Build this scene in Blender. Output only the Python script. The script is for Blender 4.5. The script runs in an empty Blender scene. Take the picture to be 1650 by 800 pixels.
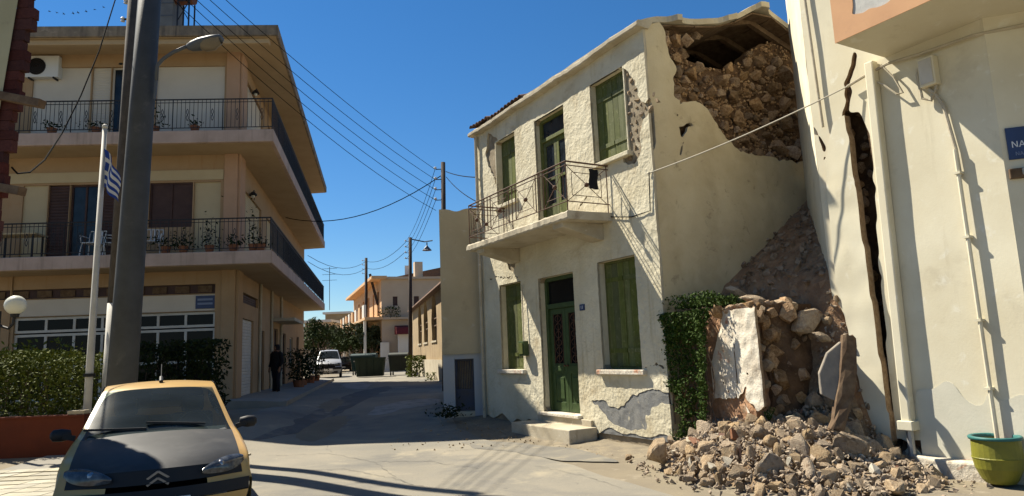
import bpy, bmesh, math, random
from mathutils import Vector, Matrix, noise
R = random.Random(7)
sc = bpy.context.scene
COL = sc.collection
# ------------------------------------------------------------------ camera, sky, sun, exposure
F_PX, CX, CY = 1100.0, 825.0, 400.0
EYE = Vector((0, 0, 1.7))
PITCH, ROLL = math.atan(167 / 1100), 0.04
fw = Vector((0, math.cos(PITCH), math.sin(PITCH)))
r0 = Vector((1, 0, 0)); u0 = r0.cross(fw)
RT = r0 * math.cos(ROLL) - u0 * math.sin(ROLL)
UP = u0 * math.cos(ROLL) + r0 * math.sin(ROLL)
cam = bpy.data.cameras.new('camera'); cam.sensor_width = 36; cam.lens = 24.0
cam.clip_start = 0.1; cam.clip_end = 4000
co = bpy.data.objects.new('camera', cam); COL.objects.link(co)
co.matrix_world = Matrix(((RT.x, UP.x, -fw.x, EYE.x), (RT.y, UP.y, -fw.y, EYE.y), (RT.z, UP.z, -fw.z, EYE.z), (0, 0, 0, 1)))
sc.camera = co
TRAVEL = Vector((1.822, -1.17, -2.8)).normalized()
SUN = -TRAVEL
elev = math.asin(SUN.z); azim = math.atan2(SUN.x, SUN.y)
w = bpy.data.worlds.new('World'); sc.world = w; w.use_nodes = True
nt = w.node_tree; bg = nt.nodes['Background']
sky = nt.nodes.new('ShaderNodeTexSky'); sky.sky_type = 'NISHITA'; sky.sun_disc = False
sky.sun_elevation = elev; sky.sun_rotation = azim % (2 * math.pi)
sky.air_density = 1.1; sky.dust_density = 0.0; sky.ozone_density = 7.0; sky.altitude = 200
hs_ = nt.nodes.new('ShaderNodeHueSaturation'); hs_.inputs['Saturation'].default_value = 1.2
nt.links.new(sky.outputs[0], hs_.inputs['Color']); nt.links.new(hs_.outputs[0], bg.inputs[0]); bg.inputs[1].default_value = 0.053
sl = bpy.data.lights.new('sun', 'SUN'); sl.energy = 5.0; sl.angle = math.radians(0.5); sl.color = (1, 0.925, 0.78)
so = bpy.data.objects.new('sun', sl); COL.objects.link(so); so.location = (-30, 20, 45)
so.rotation_euler = TRAVEL.to_track_quat('-Z', 'Y').to_euler()
sc.view_settings.view_transform = 'Standard'; sc.view_settings.look = 'None'
sc.view_settings.exposure = 1.12; sc.view_settings.gamma = 1
sc.cycles.max_bounces = 6; sc.cycles.diffuse_bounces = 3; sc.cycles.transparent_max_bounces = 8
sc.cycles.use_denoising = True

# ------------------------------------------------------------------ measuring helpers (survey of the place)
def ray(x, y):
    v = fw * F_PX + RT * (x - CX) + UP * (CY - y); return v / v.y
def at(x, y, Y): return EYE + ray(x, y) * Y
def atz(x, y, z):
    r = ray(x, y); return EYE + r * ((z - EYE.z) / r.z)
def onp(x, y, P, n):
    r = ray(x, y); return EYE + r * ((P - EYE).dot(n) / r.dot(n))
class Frame:
    """a house's own axes: origin O, turned by angle about z; X, Y horizontal"""
    def __init__(s, O, ang):
        s.O = Vector(O); s.ang = ang
        s.X = Vector((math.cos(ang), math.sin(ang), 0)); s.Y = Vector((-math.sin(ang), math.cos(ang), 0))
    def w(s, x, y, z): return s.O + s.X * x + s.Y * y + Vector((0, 0, z))
    def l(s, P):
        q = P - s.O; return Vector((q.dot(s.X), q.dot(s.Y), q.z))
    def onX(s, px, py, x=0): return s.l(onp(px, py, s.O + s.X * x, s.X))
    def onY(s, px, py, y=0): return s.l(onp(px, py, s.O + s.Y * y, s.Y))
def ss(a, b, x):
    t = max(0, min(1, (x - a) / (b - a))); return t * t * (3 - 2 * t)
def gz(x, y):
    street = .45 * ss(12.5, 24, y)
    left = .47 * ss(-3.6, -6.4, x) * ss(9.5, 17, y)
    return max(street, left) + .1 * ss(-1.2, -3.4, x) * (1 - ss(10, 16, y)) + .9 * ss(75, 130, y)

# ------------------------------------------------------------------ materials
MATS = {}
def M(name, base, var=None, scale=3.0, rough=.85, bump=0.0, bscale=40.0, bdist=.01, stains=(), metal=0.0, rnd=0.0, spec=.3, stucco=0.0, coat=0.0, streak=None, lo=.35, hi=.65, world=False, alpha=None, trans=0.0):
    m = bpy.data.materials.new(name); m.use_nodes = True; n = m.node_tree.nodes; L = m.node_tree.links
    b = n['Principled BSDF']; b.inputs['Roughness'].default_value = rough; b.inputs['Metallic'].default_value = metal
    b.inputs['Specular IOR Level'].default_value = spec
    if coat: b.inputs['Coat Weight'].default_value = coat; b.inputs['Coat Roughness'].default_value = .08
    tc = n.new('ShaderNodeTexCoord'); vec = tc.outputs['Object']
    if world:
        g = n.new('ShaderNodeNewGeometry'); vec = g.outputs['Position']
    if rnd:   # shift the pattern per object
        oi = n.new('ShaderNodeObjectInfo'); va = n.new('ShaderNodeVectorMath'); va.operation = 'ADD'
        cb = n.new('ShaderNodeCombineXYZ'); ml = n.new('ShaderNodeMath'); ml.operation = 'MULTIPLY'; ml.inputs[1].default_value = 37.0
        L.new(oi.outputs['Random'], ml.inputs[0]); L.new(ml.outputs[0], cb.inputs[0]); L.new(ml.outputs[0], cb.inputs[1])
        L.new(vec, va.inputs[0]); L.new(cb.outputs[0], va.inputs[1]); vec = va.outputs[0]
    def nz(s, det=6, ro=.6, dist=0):
        q = n.new('ShaderNodeTexNoise'); q.inputs['Scale'].default_value = s; q.inputs['Detail'].default_value = det
        q.inputs['Roughness'].default_value = ro; q.inputs['Distortion'].default_value = dist; L.new(vec, q.inputs['Vector']); return q.outputs['Fac']
    def mr(f, a, c):
        q = n.new('ShaderNodeMapRange'); q.inputs[1].default_value = a; q.inputs[2].default_value = c; L.new(f, q.inputs[0]); return q.outputs[0]
    def mix(f, A, B, mode='MIX'):
        q = n.new('ShaderNodeMix'); q.data_type = 'RGBA'; q.blend_type = mode
        if isinstance(f, float): q.inputs[0].default_value = f
        else: L.new(f, q.inputs[0])
        for s_, v in ((q.inputs[6], A), (q.inputs[7], B)):
            if isinstance(v, tuple): s_.default_value = (*v, 1)
            else: L.new(v, s_)
        return q.outputs[2]
    c = tuple(base)
    if var: c = mix(mr(nz(scale), lo, hi), c, tuple(var))
    for col, s, a, d in stains: c = mix(mr(nz(s, 8, .65, .4), a, d), c, tuple(col))
    if streak:   # vertical rain streaks
        mp_ = n.new('ShaderNodeMapping'); mp_.inputs['Scale'].default_value = (streak[1], streak[1], .35); L.new(vec, mp_.inputs['Vector'])
        q0 = n.new('ShaderNodeTexNoise'); q0.inputs['Scale'].default_value = 1.0; q0.inputs['Detail'].default_value = 6; q0.inputs['Roughness'].default_value = .65; L.new(mp_.outputs[0], q0.inputs['Vector'])
        c = mix(mr(q0.outputs['Fac'], streak[2], streak[3]), c, tuple(streak[0]))
    if rnd:
        oi2 = n.new('ShaderNodeObjectInfo'); h = n.new('ShaderNodeHueSaturation')
        q = n.new('ShaderNodeMapRange'); q.inputs[3].default_value = 1 - rnd; q.inputs[4].default_value = 1 + rnd
        L.new(oi2.outputs['Random'], q.inputs[0]); L.new(q.outputs[0], h.inputs['Value'])
        fr = n.new('ShaderNodeMath'); fr.operation = 'MULTIPLY'; fr.inputs[1].default_value = 7.31; L.new(oi2.outputs['Random'], fr.inputs[0])
        f2 = n.new('ShaderNodeMath'); f2.operation = 'FRACT'; L.new(fr.outputs[0], f2.inputs[0])
        q2 = n.new('ShaderNodeMapRange'); q2.inputs[3].default_value = .82; q2.inputs[4].default_value = 1.15
        L.new(f2.outputs[0], q2.inputs[0]); L.new(q2.outputs[0], h.inputs['Saturation'])
        if isinstance(c, tuple): h.inputs['Color'].default_value = (*c, 1)
        else: L.new(c, h.inputs['Color'])
        c = h.outputs[0]
    if isinstance(c, tuple): b.inputs['Base Color'].default_value = (*c, 1)
    else: L.new(c, b.inputs['Base Color'])
    hgt = None
    if bump:
        hgt = nz(bscale, 8, .65)
    if stucco:
        v = n.new('ShaderNodeTexVoronoi'); v.feature = 'SMOOTH_F1'; v.inputs['Scale'].default_value = stucco; L.new(vec, v.inputs['Vector'])
        a = n.new('ShaderNodeMath'); a.operation = 'MULTIPLY_ADD'; a.inputs[1].default_value = -1.1
        L.new(v.outputs['Distance'], a.inputs[0]); L.new(hgt if hgt else nz(60), a.inputs[2]); hgt = a.outputs[0]
    if hgt:
        bp = n.new('ShaderNodeBump'); bp.inputs['Strength'].default_value = bump; bp.inputs['Distance'].default_value = bdist
        L.new(hgt, bp.inputs['Height']); L.new(bp.outputs[0], b.inputs['Normal'])
    if trans:
        b.inputs['Transmission Weight'].default_value = trans
    MATS[name] = m; return m
house_pl = M('house_stucco', (.60, .55, .41), (.50, .445, .31), 1.3, .92, .58, 70, .012, stucco=19, stains=(((.36, .29, .18), 1.6, .56, .78), ((.25, .22, .17), 5.5, .66, .8)), streak=((.38, .32, .20), 5, .58, .78))
gable_pl = M('gable_plaster', (.54, .46, .30), (.45, .37, .23), 1.1, .95, .5, 26, .012, stains=(((.25, .20, .13), 4.5, .60, .74), ((.37, .30, .18), 1.0, .5, .75), ((.17, .13, .09), 14, .66, .76)))
right_pl = M('smooth_cream_plaster', (.65, .605, .46), (.57, .515, .37), .9, .9, .25, 30, .006, stains=(((.45, .40, .29), 1.7, .58, .80), ((.70, .68, .58), 4, .6, .75)), streak=((.46, .41, .29), 4, .60, .80))
right_grey = M('grey_base_plaster', (.585, .56, .455), (.52, .50, .40), 2, .92, .3, 30, .006)
orange_pl = M('orange_render', (.56, .32, .17), (.50, .28, .15), 2, .9, .2, 40, .004, stains=(((.42, .24, .14), 3, .6, .8),))
peel = M('peeled_grey_concrete', (.42, .41, .38), (.52, .51, .47), 6, .95, .4, 40)
cement = M('grey_cement', (.20, .16, .105), (.285, .235, .16), 4, .95, .6, 30, .015, stains=(((.42, .38, .28), 3, .6, .72),))
bluecem = M('blue_grey_old_paint', (.145, .148, .148), (.20, .198, .185), 5, .95, .5, 40, .01, stains=(((.45, .40, .29), 6, .62, .72),))
mason = M('earth_mortar', (.085, .048, .025), (.15, .092, .052), 5, 1, 1.0, 18, .04, stains=(((.05, .027, .014), 3, .5, .7), ((.24, .16, .095), 16, .6, .72)))
soil = M('rubble_soil', (.21, .115, .06), (.31, .195, .11), 4, 1, 1.0, 16, .05, stains=(((.27, .20, .125), 22, .58, .7), ((.08, .045, .026), 5, .55, .75)), world=True)
stone = M('limestone_rubble', (.325, .235, .145), (.41, .315, .205), 6, .95, 1.0, 14, .03, stains=(((.17, .10, .05), 4, .52, .72), ((.50, .43, .32), 7, .64, .76)), rnd=.30)
stone_d = M('wall_stone_reddish', (.245, .145, .075), (.39, .275, .165), 6, .95, 1.0, 14, .03, stains=(((.12, .065, .03), 4, .52, .70),), rnd=.40)
white_pl = M('white_plaster_face', (.60, .555, .46), (.52, .45, .35), 3, .9, .8, 14, .03, stains=(((.45, .23, .14), 2.3, .585, .64), ((.33, .24, .155), 6, .60, .70), ((.30, .25, .19), 1.4, .6, .8)))
green = M('green_paint', (.066, .080, .014), (.095, .108, .026), 7, .7, .3, 60, .003, stains=(((.20, .20, .095), 11, .56, .74), ((.05, .055, .02), 4, .56, .75)), rnd=.18, streak=((.15, .155, .065), 22, .52, .72))
green_d = M('green_door_paint', (.032, .055, .018), (.048, .078, .026), 7, .5, .3, 60, .003, stains=(((.03, .04, .02), 9, .6, .8),))
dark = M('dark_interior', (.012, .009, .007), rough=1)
glass_d = M('dark_glass', (.010, .010, .010), rough=.15, spec=.10)
glass_b = M('bluish_glass', (.022, .03, .04), (.010, .013, .016), 3, .15, spec=.3)
iron = M('rusty_iron', (.05, .028, .018), (.11, .05, .028), 20, .75, .3, 90, .002)
iron_b = M('black_iron', (.014, .014, .017), rough=.55)
conc = M('old_concrete', (.46, .41, .31), (.36, .31, .22), 2.2, .95, .5, 26, .01, stains=(((.22, .17, .11), 3, .58, .78), ((.60, .56, .46), 9, .62, .75)))
tile_m = M('old_roof_tile', (.16, .085, .05), (.09, .06, .045), 6, .9, .5, 30, .01, rnd=.3)
wood_m = M('weathered_wood', (.085, .05, .027), (.15, .10, .058), 8, .9, .5, 50, .005)
peach = M('peach_render', (.36, .245, .14), (.315, .21, .115), 1.3, .92, .2, 30, .005, stains=(((.34, .20, .10), 1.6, .58, .8),), streak=((.27, .15, .065), 5, .58, .78))
pinkish = M('pink_pilaster', (.43, .27, .175), (.38, .24, .15), 1.5, .92, .2, 30, .005)
slab_pink = M('slab_edge_pale_pink', (.44, .33, .27), (.37, .275, .22), 1.8, .92, .3, 30, .006, stains=(((.33, .25, .20), 3.2, .58, .78),), streak=((.25, .19, .15), 5, .54, .74))
soffit = M('ochre_soffit', (.40, .30, .185), (.35, .26, .155), 1.2, .93, .2, 20, .005, stains=(((.30, .21, .12), 2, .58, .8),))
roof_edge = M('stained_roof_edge', (.24, .19, .135), (.12, .10, .08), 2.2, .95, .4, 20, .01, stains=(((.38, .31, .23), 3, .58, .75),), streak=((.07, .06, .05), 6, .5, .72))
panel_w = M('white_panel', (.53, .48, .40), (.48, .43, .355), 1.0, .75)
panel_b = M('beige_panel', (.45, .37, .23), (.41, .33, .20), 1.0, .75)
brown_sh = M('dark_brown_shutter', (.042, .02, .016), (.06, .03, .024), 4, .6)
white_pt = M('white_paint', (.50, .48, .43), (.43, .41, .36), 5, .6, .1, 60)
alu = M('aluminium', (.42, .42, .41), rough=.45, metal=.6)
blue_sign = M('blue_enamel', (.028, .050, .13), (.025, .042, .10), 5, .4)
text_w = M('white_lettering', (.62, .64, .66), rough=.5)
text_dim = M('faded_lettering', (.16, .20, .30), rough=.6)
red_wall = M('red_brown_wall', (.115, .026, .010), (.09, .021, .009), 2, .9, .2, 30, .006, stains=(((.07, .02, .011), 3, .6, .8),))
brick_m = M('dark_red_brick', (.05, .013, .010), (.075, .022, .015), 6, .9, .4, 50, .006, rnd=.3)
cream_w = M('near_cream_wall', (.40, .355, .215), (.35, .31, .18), 1.4, .9, .2, 30, .005, stains=(((.27, .23, .14), 2, .6, .8),))
pole_c = M('grey_concrete_pole', (.055, .058, .062), (.038, .041, .044), 2.4, .7, .3, 30, .006, stains=(((.09, .09, .09), 3, .6, .75),))
pole_w = M('dark_wood_pole', (.05, .043, .037), (.078, .065, .055), 5, .9, .4, 40, .006)
pole_f = M('far_wood_pole', (.035, .025, .021), (.06, .045, .036), 5, .9)
wire_m = M('black_cable', (.007, .007, .007), rough=.95, spec=.05)
wire_l = M('pale_cable', (.34, .31, .24), rough=.7)
leaf_h = M('hedge_leaf', (.095, .112, .016), (.045, .065, .010), 9, .7, spec=.12, stains=(((.19, .18, .03), 13, .55, .68),))
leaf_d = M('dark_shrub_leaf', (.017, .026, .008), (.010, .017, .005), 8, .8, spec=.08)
leaf_i = M('ivy_leaf', (.048, .080, .011), (.022, .045, .007), 10, .7, spec=.12, stains=(((.11, .13, .025), 16, .58, .7),))
leaf_t = M('tree_leaf', (.042, .06, .016), (.022, .034, .010), 1.1, .8, spec=.1, stains=(((.10, .125, .045), 2.3, .6, .72),))
leaf_o = M('olive_leaf', (.07, .08, .04), (.038, .048, .022), 1.2, .8, spec=.1)
bark = M('bark', (.09, .06, .04), (.14, .10, .07), 9, .95, .5, 30)
road_m = M('dusty_asphalt', (.172, .160, .132), (.235, .210, .162), .55, .95, .35, 45, .006, stains=(((.115, .112, .105), .35, .52, .66), ((.33, .285, .20), .8, .57, .75), ((.12, .115, .10), 3.5, .64, .72), ((.37, .33, .25), 7, .66, .76), ((.10, .095, .085), 38, .60, .70), ((.33, .30, .24), 55, .62, .70)), world=True)
ground_m = M('dusty_ground', (.205, .172, .118), (.16, .135, .098), .8, 1, .5, 30, .01, stains=(((.31, .27, .20), 2.2, .58, .75),), world=True)
verge_m = M('gravel_dust', (.225, .188, .128), (.155, .132, .098), 3, 1, .7, 40, .012, stains=(((.36, .32, .25), 25, .6, .7),), world=True)
pave_m = M('pavement_concrete', (.25, .235, .20), (.20, .185, .155), 1.2, .95, .3, 40, .006, world=True)
tilep_m = M('pavement_tile', (.36, .335, .26), (.30, .275, .21), 6, .9, .3, 50, .004, rnd=.16)
hill_m = M('dry_hillside', (.13, .115, .085), (.085, .085, .06), .02, 1, world=True)
car_y = M('yellow_gold_paint', (.47, .29, .085), (.40, .245, .075), 3, .4, coat=.35, spec=.4, stains=(((.40, .28, .13), 5, .58, .8),))
car_bk = M('sun_bleached_black_bonnet', (.020, .020, .020), (.034, .034, .033), 2.5, .5, .05, 160, .001, spec=.3, stains=(((.07, .066, .06), 2.2, .5, .8),))
car_pl = M('black_bumper_plastic', (.012, .012, .013), rough=.6)
windscreen_m = M('windscreen_glass', (.02, .024, .023), rough=.06, spec=.5)
_n = windscreen_m.node_tree.nodes; _l = windscreen_m.node_tree.links
_t = _n.new('ShaderNodeBsdfTransparent'); _t.inputs[0].default_value = (.50, .56, .53, 1)
_mx = _n.new('ShaderNodeMixShader'); _mx.inputs[0].default_value = .42
_dust = _n.new('ShaderNodeTexNoise'); _dust.inputs['Scale'].default_value = 3; _mr = _n.new('ShaderNodeMapRange'); _mr.inputs[1].default_value = .3; _mr.inputs[2].default_value = .8; _mr.inputs[3].default_value = .30; _mr.inputs[4].default_value = .5
_l.new(_dust.outputs['Fac'], _mr.inputs[0]); _l.new(_mr.outputs[0], _mx.inputs[0])
_l.new(_t.outputs[0], _mx.inputs[1]); _l.new(_n['Principled BSDF'].outputs[0], _mx.inputs[2]); _l.new(_mx.outputs[0], _n['Material Output'].inputs[0])
_n['Principled BSDF'].inputs['Base Color'].default_value = (.045, .053, .049, 1)
lamp_gl = M('headlight_glass', (.025, .028, .032), (.10, .105, .11), 12, .12, spec=.6)
chrome = M('chrome', (.30, .30, .31), rough=.35, metal=1)
tyre_m = M('tyre_rubber', (.015, .015, .015), rough=.9)
rim_m = M('steel_rim', (.3, .3, .3), rough=.4, metal=.8)
plate_m = M('plate_white', (.6, .6, .58), rough=.5)
silver = M('silver_paint', (.30, .305, .31), rough=.4, metal=.1, coat=.3)
dark_car = M('dark_car_paint', (.02, .022, .028), rough=.35, coat=.4)
bin_g = M('dark_green_bin', (.010, .024, .013), (.008, .017, .010), 3, .6)
bin_grey = M('grey_green_bin', (.035, .042, .03), (.028, .032, .024), 3, .6)
bin_teal = M('teal_bin', (.009, .032, .028), rough=.6)
far_pl = M('far_beige_render', (.50, .40, .29), (.45, .35, .25), .5, .93, .1, 10)
far_or = M('far_orange_render', (.60, .38, .20), (.55, .34, .18), .5, .93)
far_wh = M('far_white_render', (.66, .63, .56), (.60, .56, .48), .6, .93)
far_st = M('church_ochre_render', (.34, .255, .145), (.29, .21, .12), 1.1, .95, .4, 8, .02, stains=(((.24, .16, .09), 1.4, .58, .78),))
neigh = M('neighbour_grey_render', (.44, .365, .235), (.37, .305, .19), .8, .95, .4, 14, .01, stains=(((.22, .18, .125), 1.3, .58, .8), ((.46, .41, .31), 4, .6, .74)))
neigh_bl = M('pale_blue_limewash', (.34, .36, .39), (.40, .39, .36), 2, .95, .3, 20, .01)
gate_bl = M('blue_grey_gate', (.045, .055, .09), (.06, .055, .06), 4, .6)
gate_br = M('brown_gate', (.12, .09, .05), (.08, .06, .04), 4, .7)
red_aw = M('red_awning', (.15, .02, .018), rough=.8)
pot_y = M('yellow_green_pot', (.20, .19, .022), (.15, .145, .02), 4, .5, .2, 30, stains=(((.14, .13, .03), 3, .58, .75),))
pot_rim = M('teal_pot_rim', (.03, .13, .12), rough=.5)
plastic_w = M('white_plastic', (.55, .56, .56), rough=.5)
terra = M('terracotta', (.22, .09, .045), rough=.9)
cloth_k = M('black_cloth', (.010, .010, .012), rough=.95)
cloth_k2 = M('dark_trousers', (.014, .014, .02), rough=.95)
skin_m = M('skin', (.22, .12, .075), rough=.6)
flag_b = M('flag_blue', (.014, .045, .24), rough=.8)
flag_w = M('flag_white', (.48, .50, .54), rough=.8)
globe_m = M('opal_globe', (.60, .60, .52), rough=.35)
lens_m = M('lamp_lens', (.15, .125, .09), rough=.3)
lamp_grey = M('lamp_grey_metal', (.07, .08, .095), rough=.5)
tank_m = M('grey_tank', (.13, .135, .13), (.10, .10, .10), 3, .6)
tank_r = M('rust_tank', (.12, .05, .03), rough=.8)
dirt_plank = M('grey_slab', (.17, .15, .125), (.25, .215, .17), 4, .9, .5, 30, .01)

# ------------------------------------------------------------------ object helpers
def tag(o, label=None, cat=None, group=None, kind=None):
    if label: o['label'] = label
    if cat: o['category'] = cat
    if group: o['group'] = group
    if kind: o['kind'] = kind
    return o
def thing(name, label, cat, loc=(0, 0, 0), rz=0.0, group=None):
    o = bpy.data.objects.new(name, None); COL.objects.link(o); o.empty_display_size = .2
    o.location = loc; o.rotation_euler = (0, 0, rz)
    return tag(o, label, cat, group)
def link(name, me, parent=None):
    o = bpy.data.objects.new(name, me); COL.objects.link(o)
    if parent: o.parent = parent
    return o
def copy_tree(o, parent=None):
    c = o.copy(); COL.objects.link(c)
    if parent: c.parent = parent
    for ch in list(o.children): copy_tree(ch, c)
    return c
class MB:
    def __init__(s): s.v = []; s.f = []
    def add(s, vs, fs):
        k = len(s.v); s.v += [tuple(p) for p in vs]; s.f += [tuple(i + k for i in f) for f in fs]; return s
    def box(s, x0, x1, y0, y1, z0, z1):
        return s.add([(x0, y0, z0), (x1, y0, z0), (x1, y1, z0), (x0, y1, z0), (x0, y0, z1), (x1, y0, z1), (x1, y1, z1), (x0, y1, z1)],
                     [(3, 2, 1, 0), (4, 5, 6, 7), (0, 1, 5, 4), (1, 2, 6, 5), (2, 3, 7, 6), (3, 0, 4, 7)])
    def obox(s, c, a, b, d):
        c, a, b, d = map(Vector, (c, a, b, d))
        P = [c + a * i + b * j + d * k for k in (-1, 1) for i, j in ((-1, -1), (1, -1), (1, 1), (-1, 1))]
        return s.add(P, [(3, 2, 1, 0), (4, 5, 6, 7), (0, 1, 5, 4), (1, 2, 6, 5), (2, 3, 7, 6), (3, 0, 4, 7)])
    def bar(s, p, q, w, h, up=(0, 0, 1)):
        p, q = Vector(p), Vector(q); d = (q - p); up = Vector(up)
        x = d.cross(up)
        if x.length < 1e-5: x = d.cross(Vector((1, 0, 0)))
        x.normalize(); y = x.cross(d).normalized()
        return s.obox((p + q) / 2, x * w / 2, d / 2, y * h / 2)
    def tube(s, pts, r, n=8, caps=True):
        pts = [Vector(p) for p in pts]; rs = r if isinstance(r, (list, tuple)) else [r] * len(pts)
        ring = []; k0 = len(s.v); prev = None
        for i, p in enumerate(pts):
            d = (pts[min(i + 1, len(pts) - 1)] - pts[max(i - 1, 0)]).normalized()
            if prev is None:
                a = d.orthogonal().normalized()
            else:
                a = (prev - d * prev.dot(d)).normalized()
            prev = a; b = d.cross(a)
            for j in range(n):
                t = 2 * math.pi * j / n; s.v.append(tuple(p + (a * math.cos(t) + b * math.sin(t)) * rs[i]))
        for i in range(len(pts) - 1):
            for j in range(n):
                a0 = k0 + i * n + j; a1 = k0 + i * n + (j + 1) % n
                s.f.append((a0, a1, a1 + n, a0 + n))
        if caps:
            s.f.append(tuple(k0 + j for j in range(n))[::-1]); s.f.append(tuple(k0 + (len(pts) - 1) * n + j for j in range(n)))
        return s
    def prism(s, poly, lo, hi):   # poly of (a,b); lo/hi: functions (a,b)->point
        n = len(poly)
        P = [lo(*p) for p in poly] + [hi(*p) for p in poly]
        return s.add(P, [tuple(range(n))[::-1], tuple(range(n, 2 * n))] + [(i, (i + 1) % n, (i + 1) % n + n, i + n) for i in range(n)])
    def lathe(s, prof, c=(0, 0, 0), n=16):
        k0 = len(s.v); c = Vector(c)
        for r, z in prof:
            for j in range(n):
                t = 2 * math.pi * j / n; s.v.append((c.x + r * math.cos(t), c.y + r * math.sin(t), c.z + z))
        for i in range(len(prof) - 1):
            for j in range(n):
                a0 = k0 + i * n + j; a1 = k0 + i * n + (j + 1) % n; s.f.append((a0, a1, a1 + n, a0 + n))
        return s
    def ball(s, c, r, n=10, m=7):
        return s.lathe([(max(.001, r * math.sin(math.pi * i / m)), -r * math.cos(math.pi * i / m)) for i in range(m + 1)], c, n)
    def grid(s, rows, closed=False):
        k0 = len(s.v); nc = len(rows[0])
        for r in rows: s.v += [tuple(p) for p in r]
        for i in range(len(rows) - 1):
            for j in range(nc - (0 if closed else 1)):
                a = k0 + i * nc + j; b = k0 + i * nc + (j + 1) % nc
                s.f.append((a, b, b + nc, a + nc))
        return s
    def mesh(s, name, mat, smooth=False):
        me = bpy.data.meshes.new(name); me.from_pydata(s.v, [], s.f); me.update()
        if mat: me.materials.append(mat)
        if getattr(s, 'edge', None):
            me.materials.append(s.edge); me.polygons.foreach_set('material_index', [0] * s.n_face + [1] * (len(s.f) - s.n_face))
        if smooth: me.polygons.foreach_set('use_smooth', [True] * len(me.polygons))
        return me
    def build(s, name, mat, parent=None, smooth=False, kind=None, bevel=0, recalc=True, subsurf=0):
        me = s.mesh(name, mat, smooth)
        if recalc:
            bm = bmesh.new(); bm.from_mesh(me); bmesh.ops.recalc_face_normals(bm, faces=bm.faces); bm.to_mesh(me); bm.free()
        o = link(name, me, parent)
        if bevel:
            b = o.modifiers.new('bevel', 'BEVEL'); b.width = bevel; b.segments = 2; b.limit_method = 'ANGLE'
        if subsurf:
            q = o.modifiers.new('sub', 'SUBSURF'); q.levels = q.render_levels = subsurf; q.boundary_smooth = 'PRESERVE_CORNERS'
        if kind: o['kind'] = kind
        return o
def inpoly(p, poly):
    x, y = p; c = False; n = len(poly); j = n - 1
    for i in range(n):
        xi, yi = poly[i]; xj, yj = poly[j]
        if (yi > y) != (yj > y) and x < (xj - xi) * (y - yi) / (yj - yi) + xi: c = not c
        j = i
    return c
def segdist(p, a, b):
    ax, ay = a; bx, by = b; dx, dy = bx - ax, by - ay; L = dx * dx + dy * dy
    t = 0 if L == 0 else max(0, min(1, ((p[0] - ax) * dx + (p[1] - ay) * dy) / L))
    return math.hypot(p[0] - ax - t * dx, p[1] - ay - t * dy)
def cuts(a, b, step, extra=()):
    e = sorted({round(x, 4) for x in (a, b, *[q for q in extra if a < q < b])}); out = []
    for p, q in zip(e, e[1:]):
        n = max(1, round((q - p) / step)); out += [p + (q - p) * i / n for i in range(n)]
    return out + [e[-1]]
def sheet(us, vs, keep, mp, t, back=False, fixed=(), smooth=3, edge=None):
    """a wall skin of thickness t with missing cells and ragged, smoothed edges; mp(u,v,w) -> point, w runs inwards"""
    nu, nv = len(us) - 1, len(vs) - 1
    K = [[keep((us[i] + us[i + 1]) / 2, (vs[j] + vs[j + 1]) / 2) for j in range(nv)] for i in range(nu)]
    g = lambda i, j: 0 <= i < nu and 0 <= j < nv and K[i][j]
    adj = {}; edges = []; cells = []
    for i in range(nu):
        for j in range(nv):
            if not K[i][j]: continue
            cells.append((i, j))
            for di, dj, a, b in ((-1, 0, (i, j + 1), (i, j)), (1, 0, (i + 1, j), (i + 1, j + 1)), (0, -1, (i, j), (i + 1, j)), (0, 1, (i + 1, j + 1), (i, j + 1))):
                if not g(i + di, j + dj):
                    edges.append((a, b)); adj.setdefault(a, []).append(b); adj.setdefault(b, []).append(a)
    uv = {k: (us[k[0]], vs[k[1]]) for k in adj}
    def is_fixed(k):
        u, v = us[k[0]], vs[k[1]]
        if k[0] in (0, nu) or k[1] in (0, nv): return True
        for a, b, c, d in fixed:
            if a - 1e-3 <= u <= b + 1e-3 and c - 1e-3 <= v <= d + 1e-3: return True
        return False
    mv = [k for k in adj if len(adj[k]) == 2 and not is_fixed(k)]
    for _ in range(smooth):
        nw = {}
        for k in mv:
            (a, b), (c, d) = uv[adj[k][0]], uv[adj[k][1]]; x, y = uv[k]
            nw[k] = (x * .4 + (a + c) * .3, y * .4 + (b + d) * .3)
        uv.update(nw)
    mb = MB(); idx = {}
    def vid(i, j, k):
        key = (i, j, k)
        if key not in idx:
            u, v = uv.get((i, j), (us[i], vs[j]))
            idx[key] = len(mb.v); mb.v.append(tuple(mp(u, v, t * k)))
        return idx[key]
    for i, j in cells:
        mb.f.append((vid(i, j, 0), vid(i + 1, j, 0), vid(i + 1, j + 1, 0), vid(i, j + 1, 0)))
        if back: mb.f.append((vid(i, j, 1), vid(i, j + 1, 1), vid(i + 1, j + 1, 1), vid(i + 1, j, 1)))
    mb.n_face = len(mb.f); mb.edge = edge
    for a, b in edges: mb.f.append((vid(*a, 1), vid(*b, 1), vid(*b, 0), vid(*a, 0)))
    return mb
def inr(u, v, rects): return any(a < u < b and c < v < d for a, b, c, d in rects)
def nz2(u, v, s, k=0.0): return noise.noise(Vector((u * s, v * s, k)))
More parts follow.
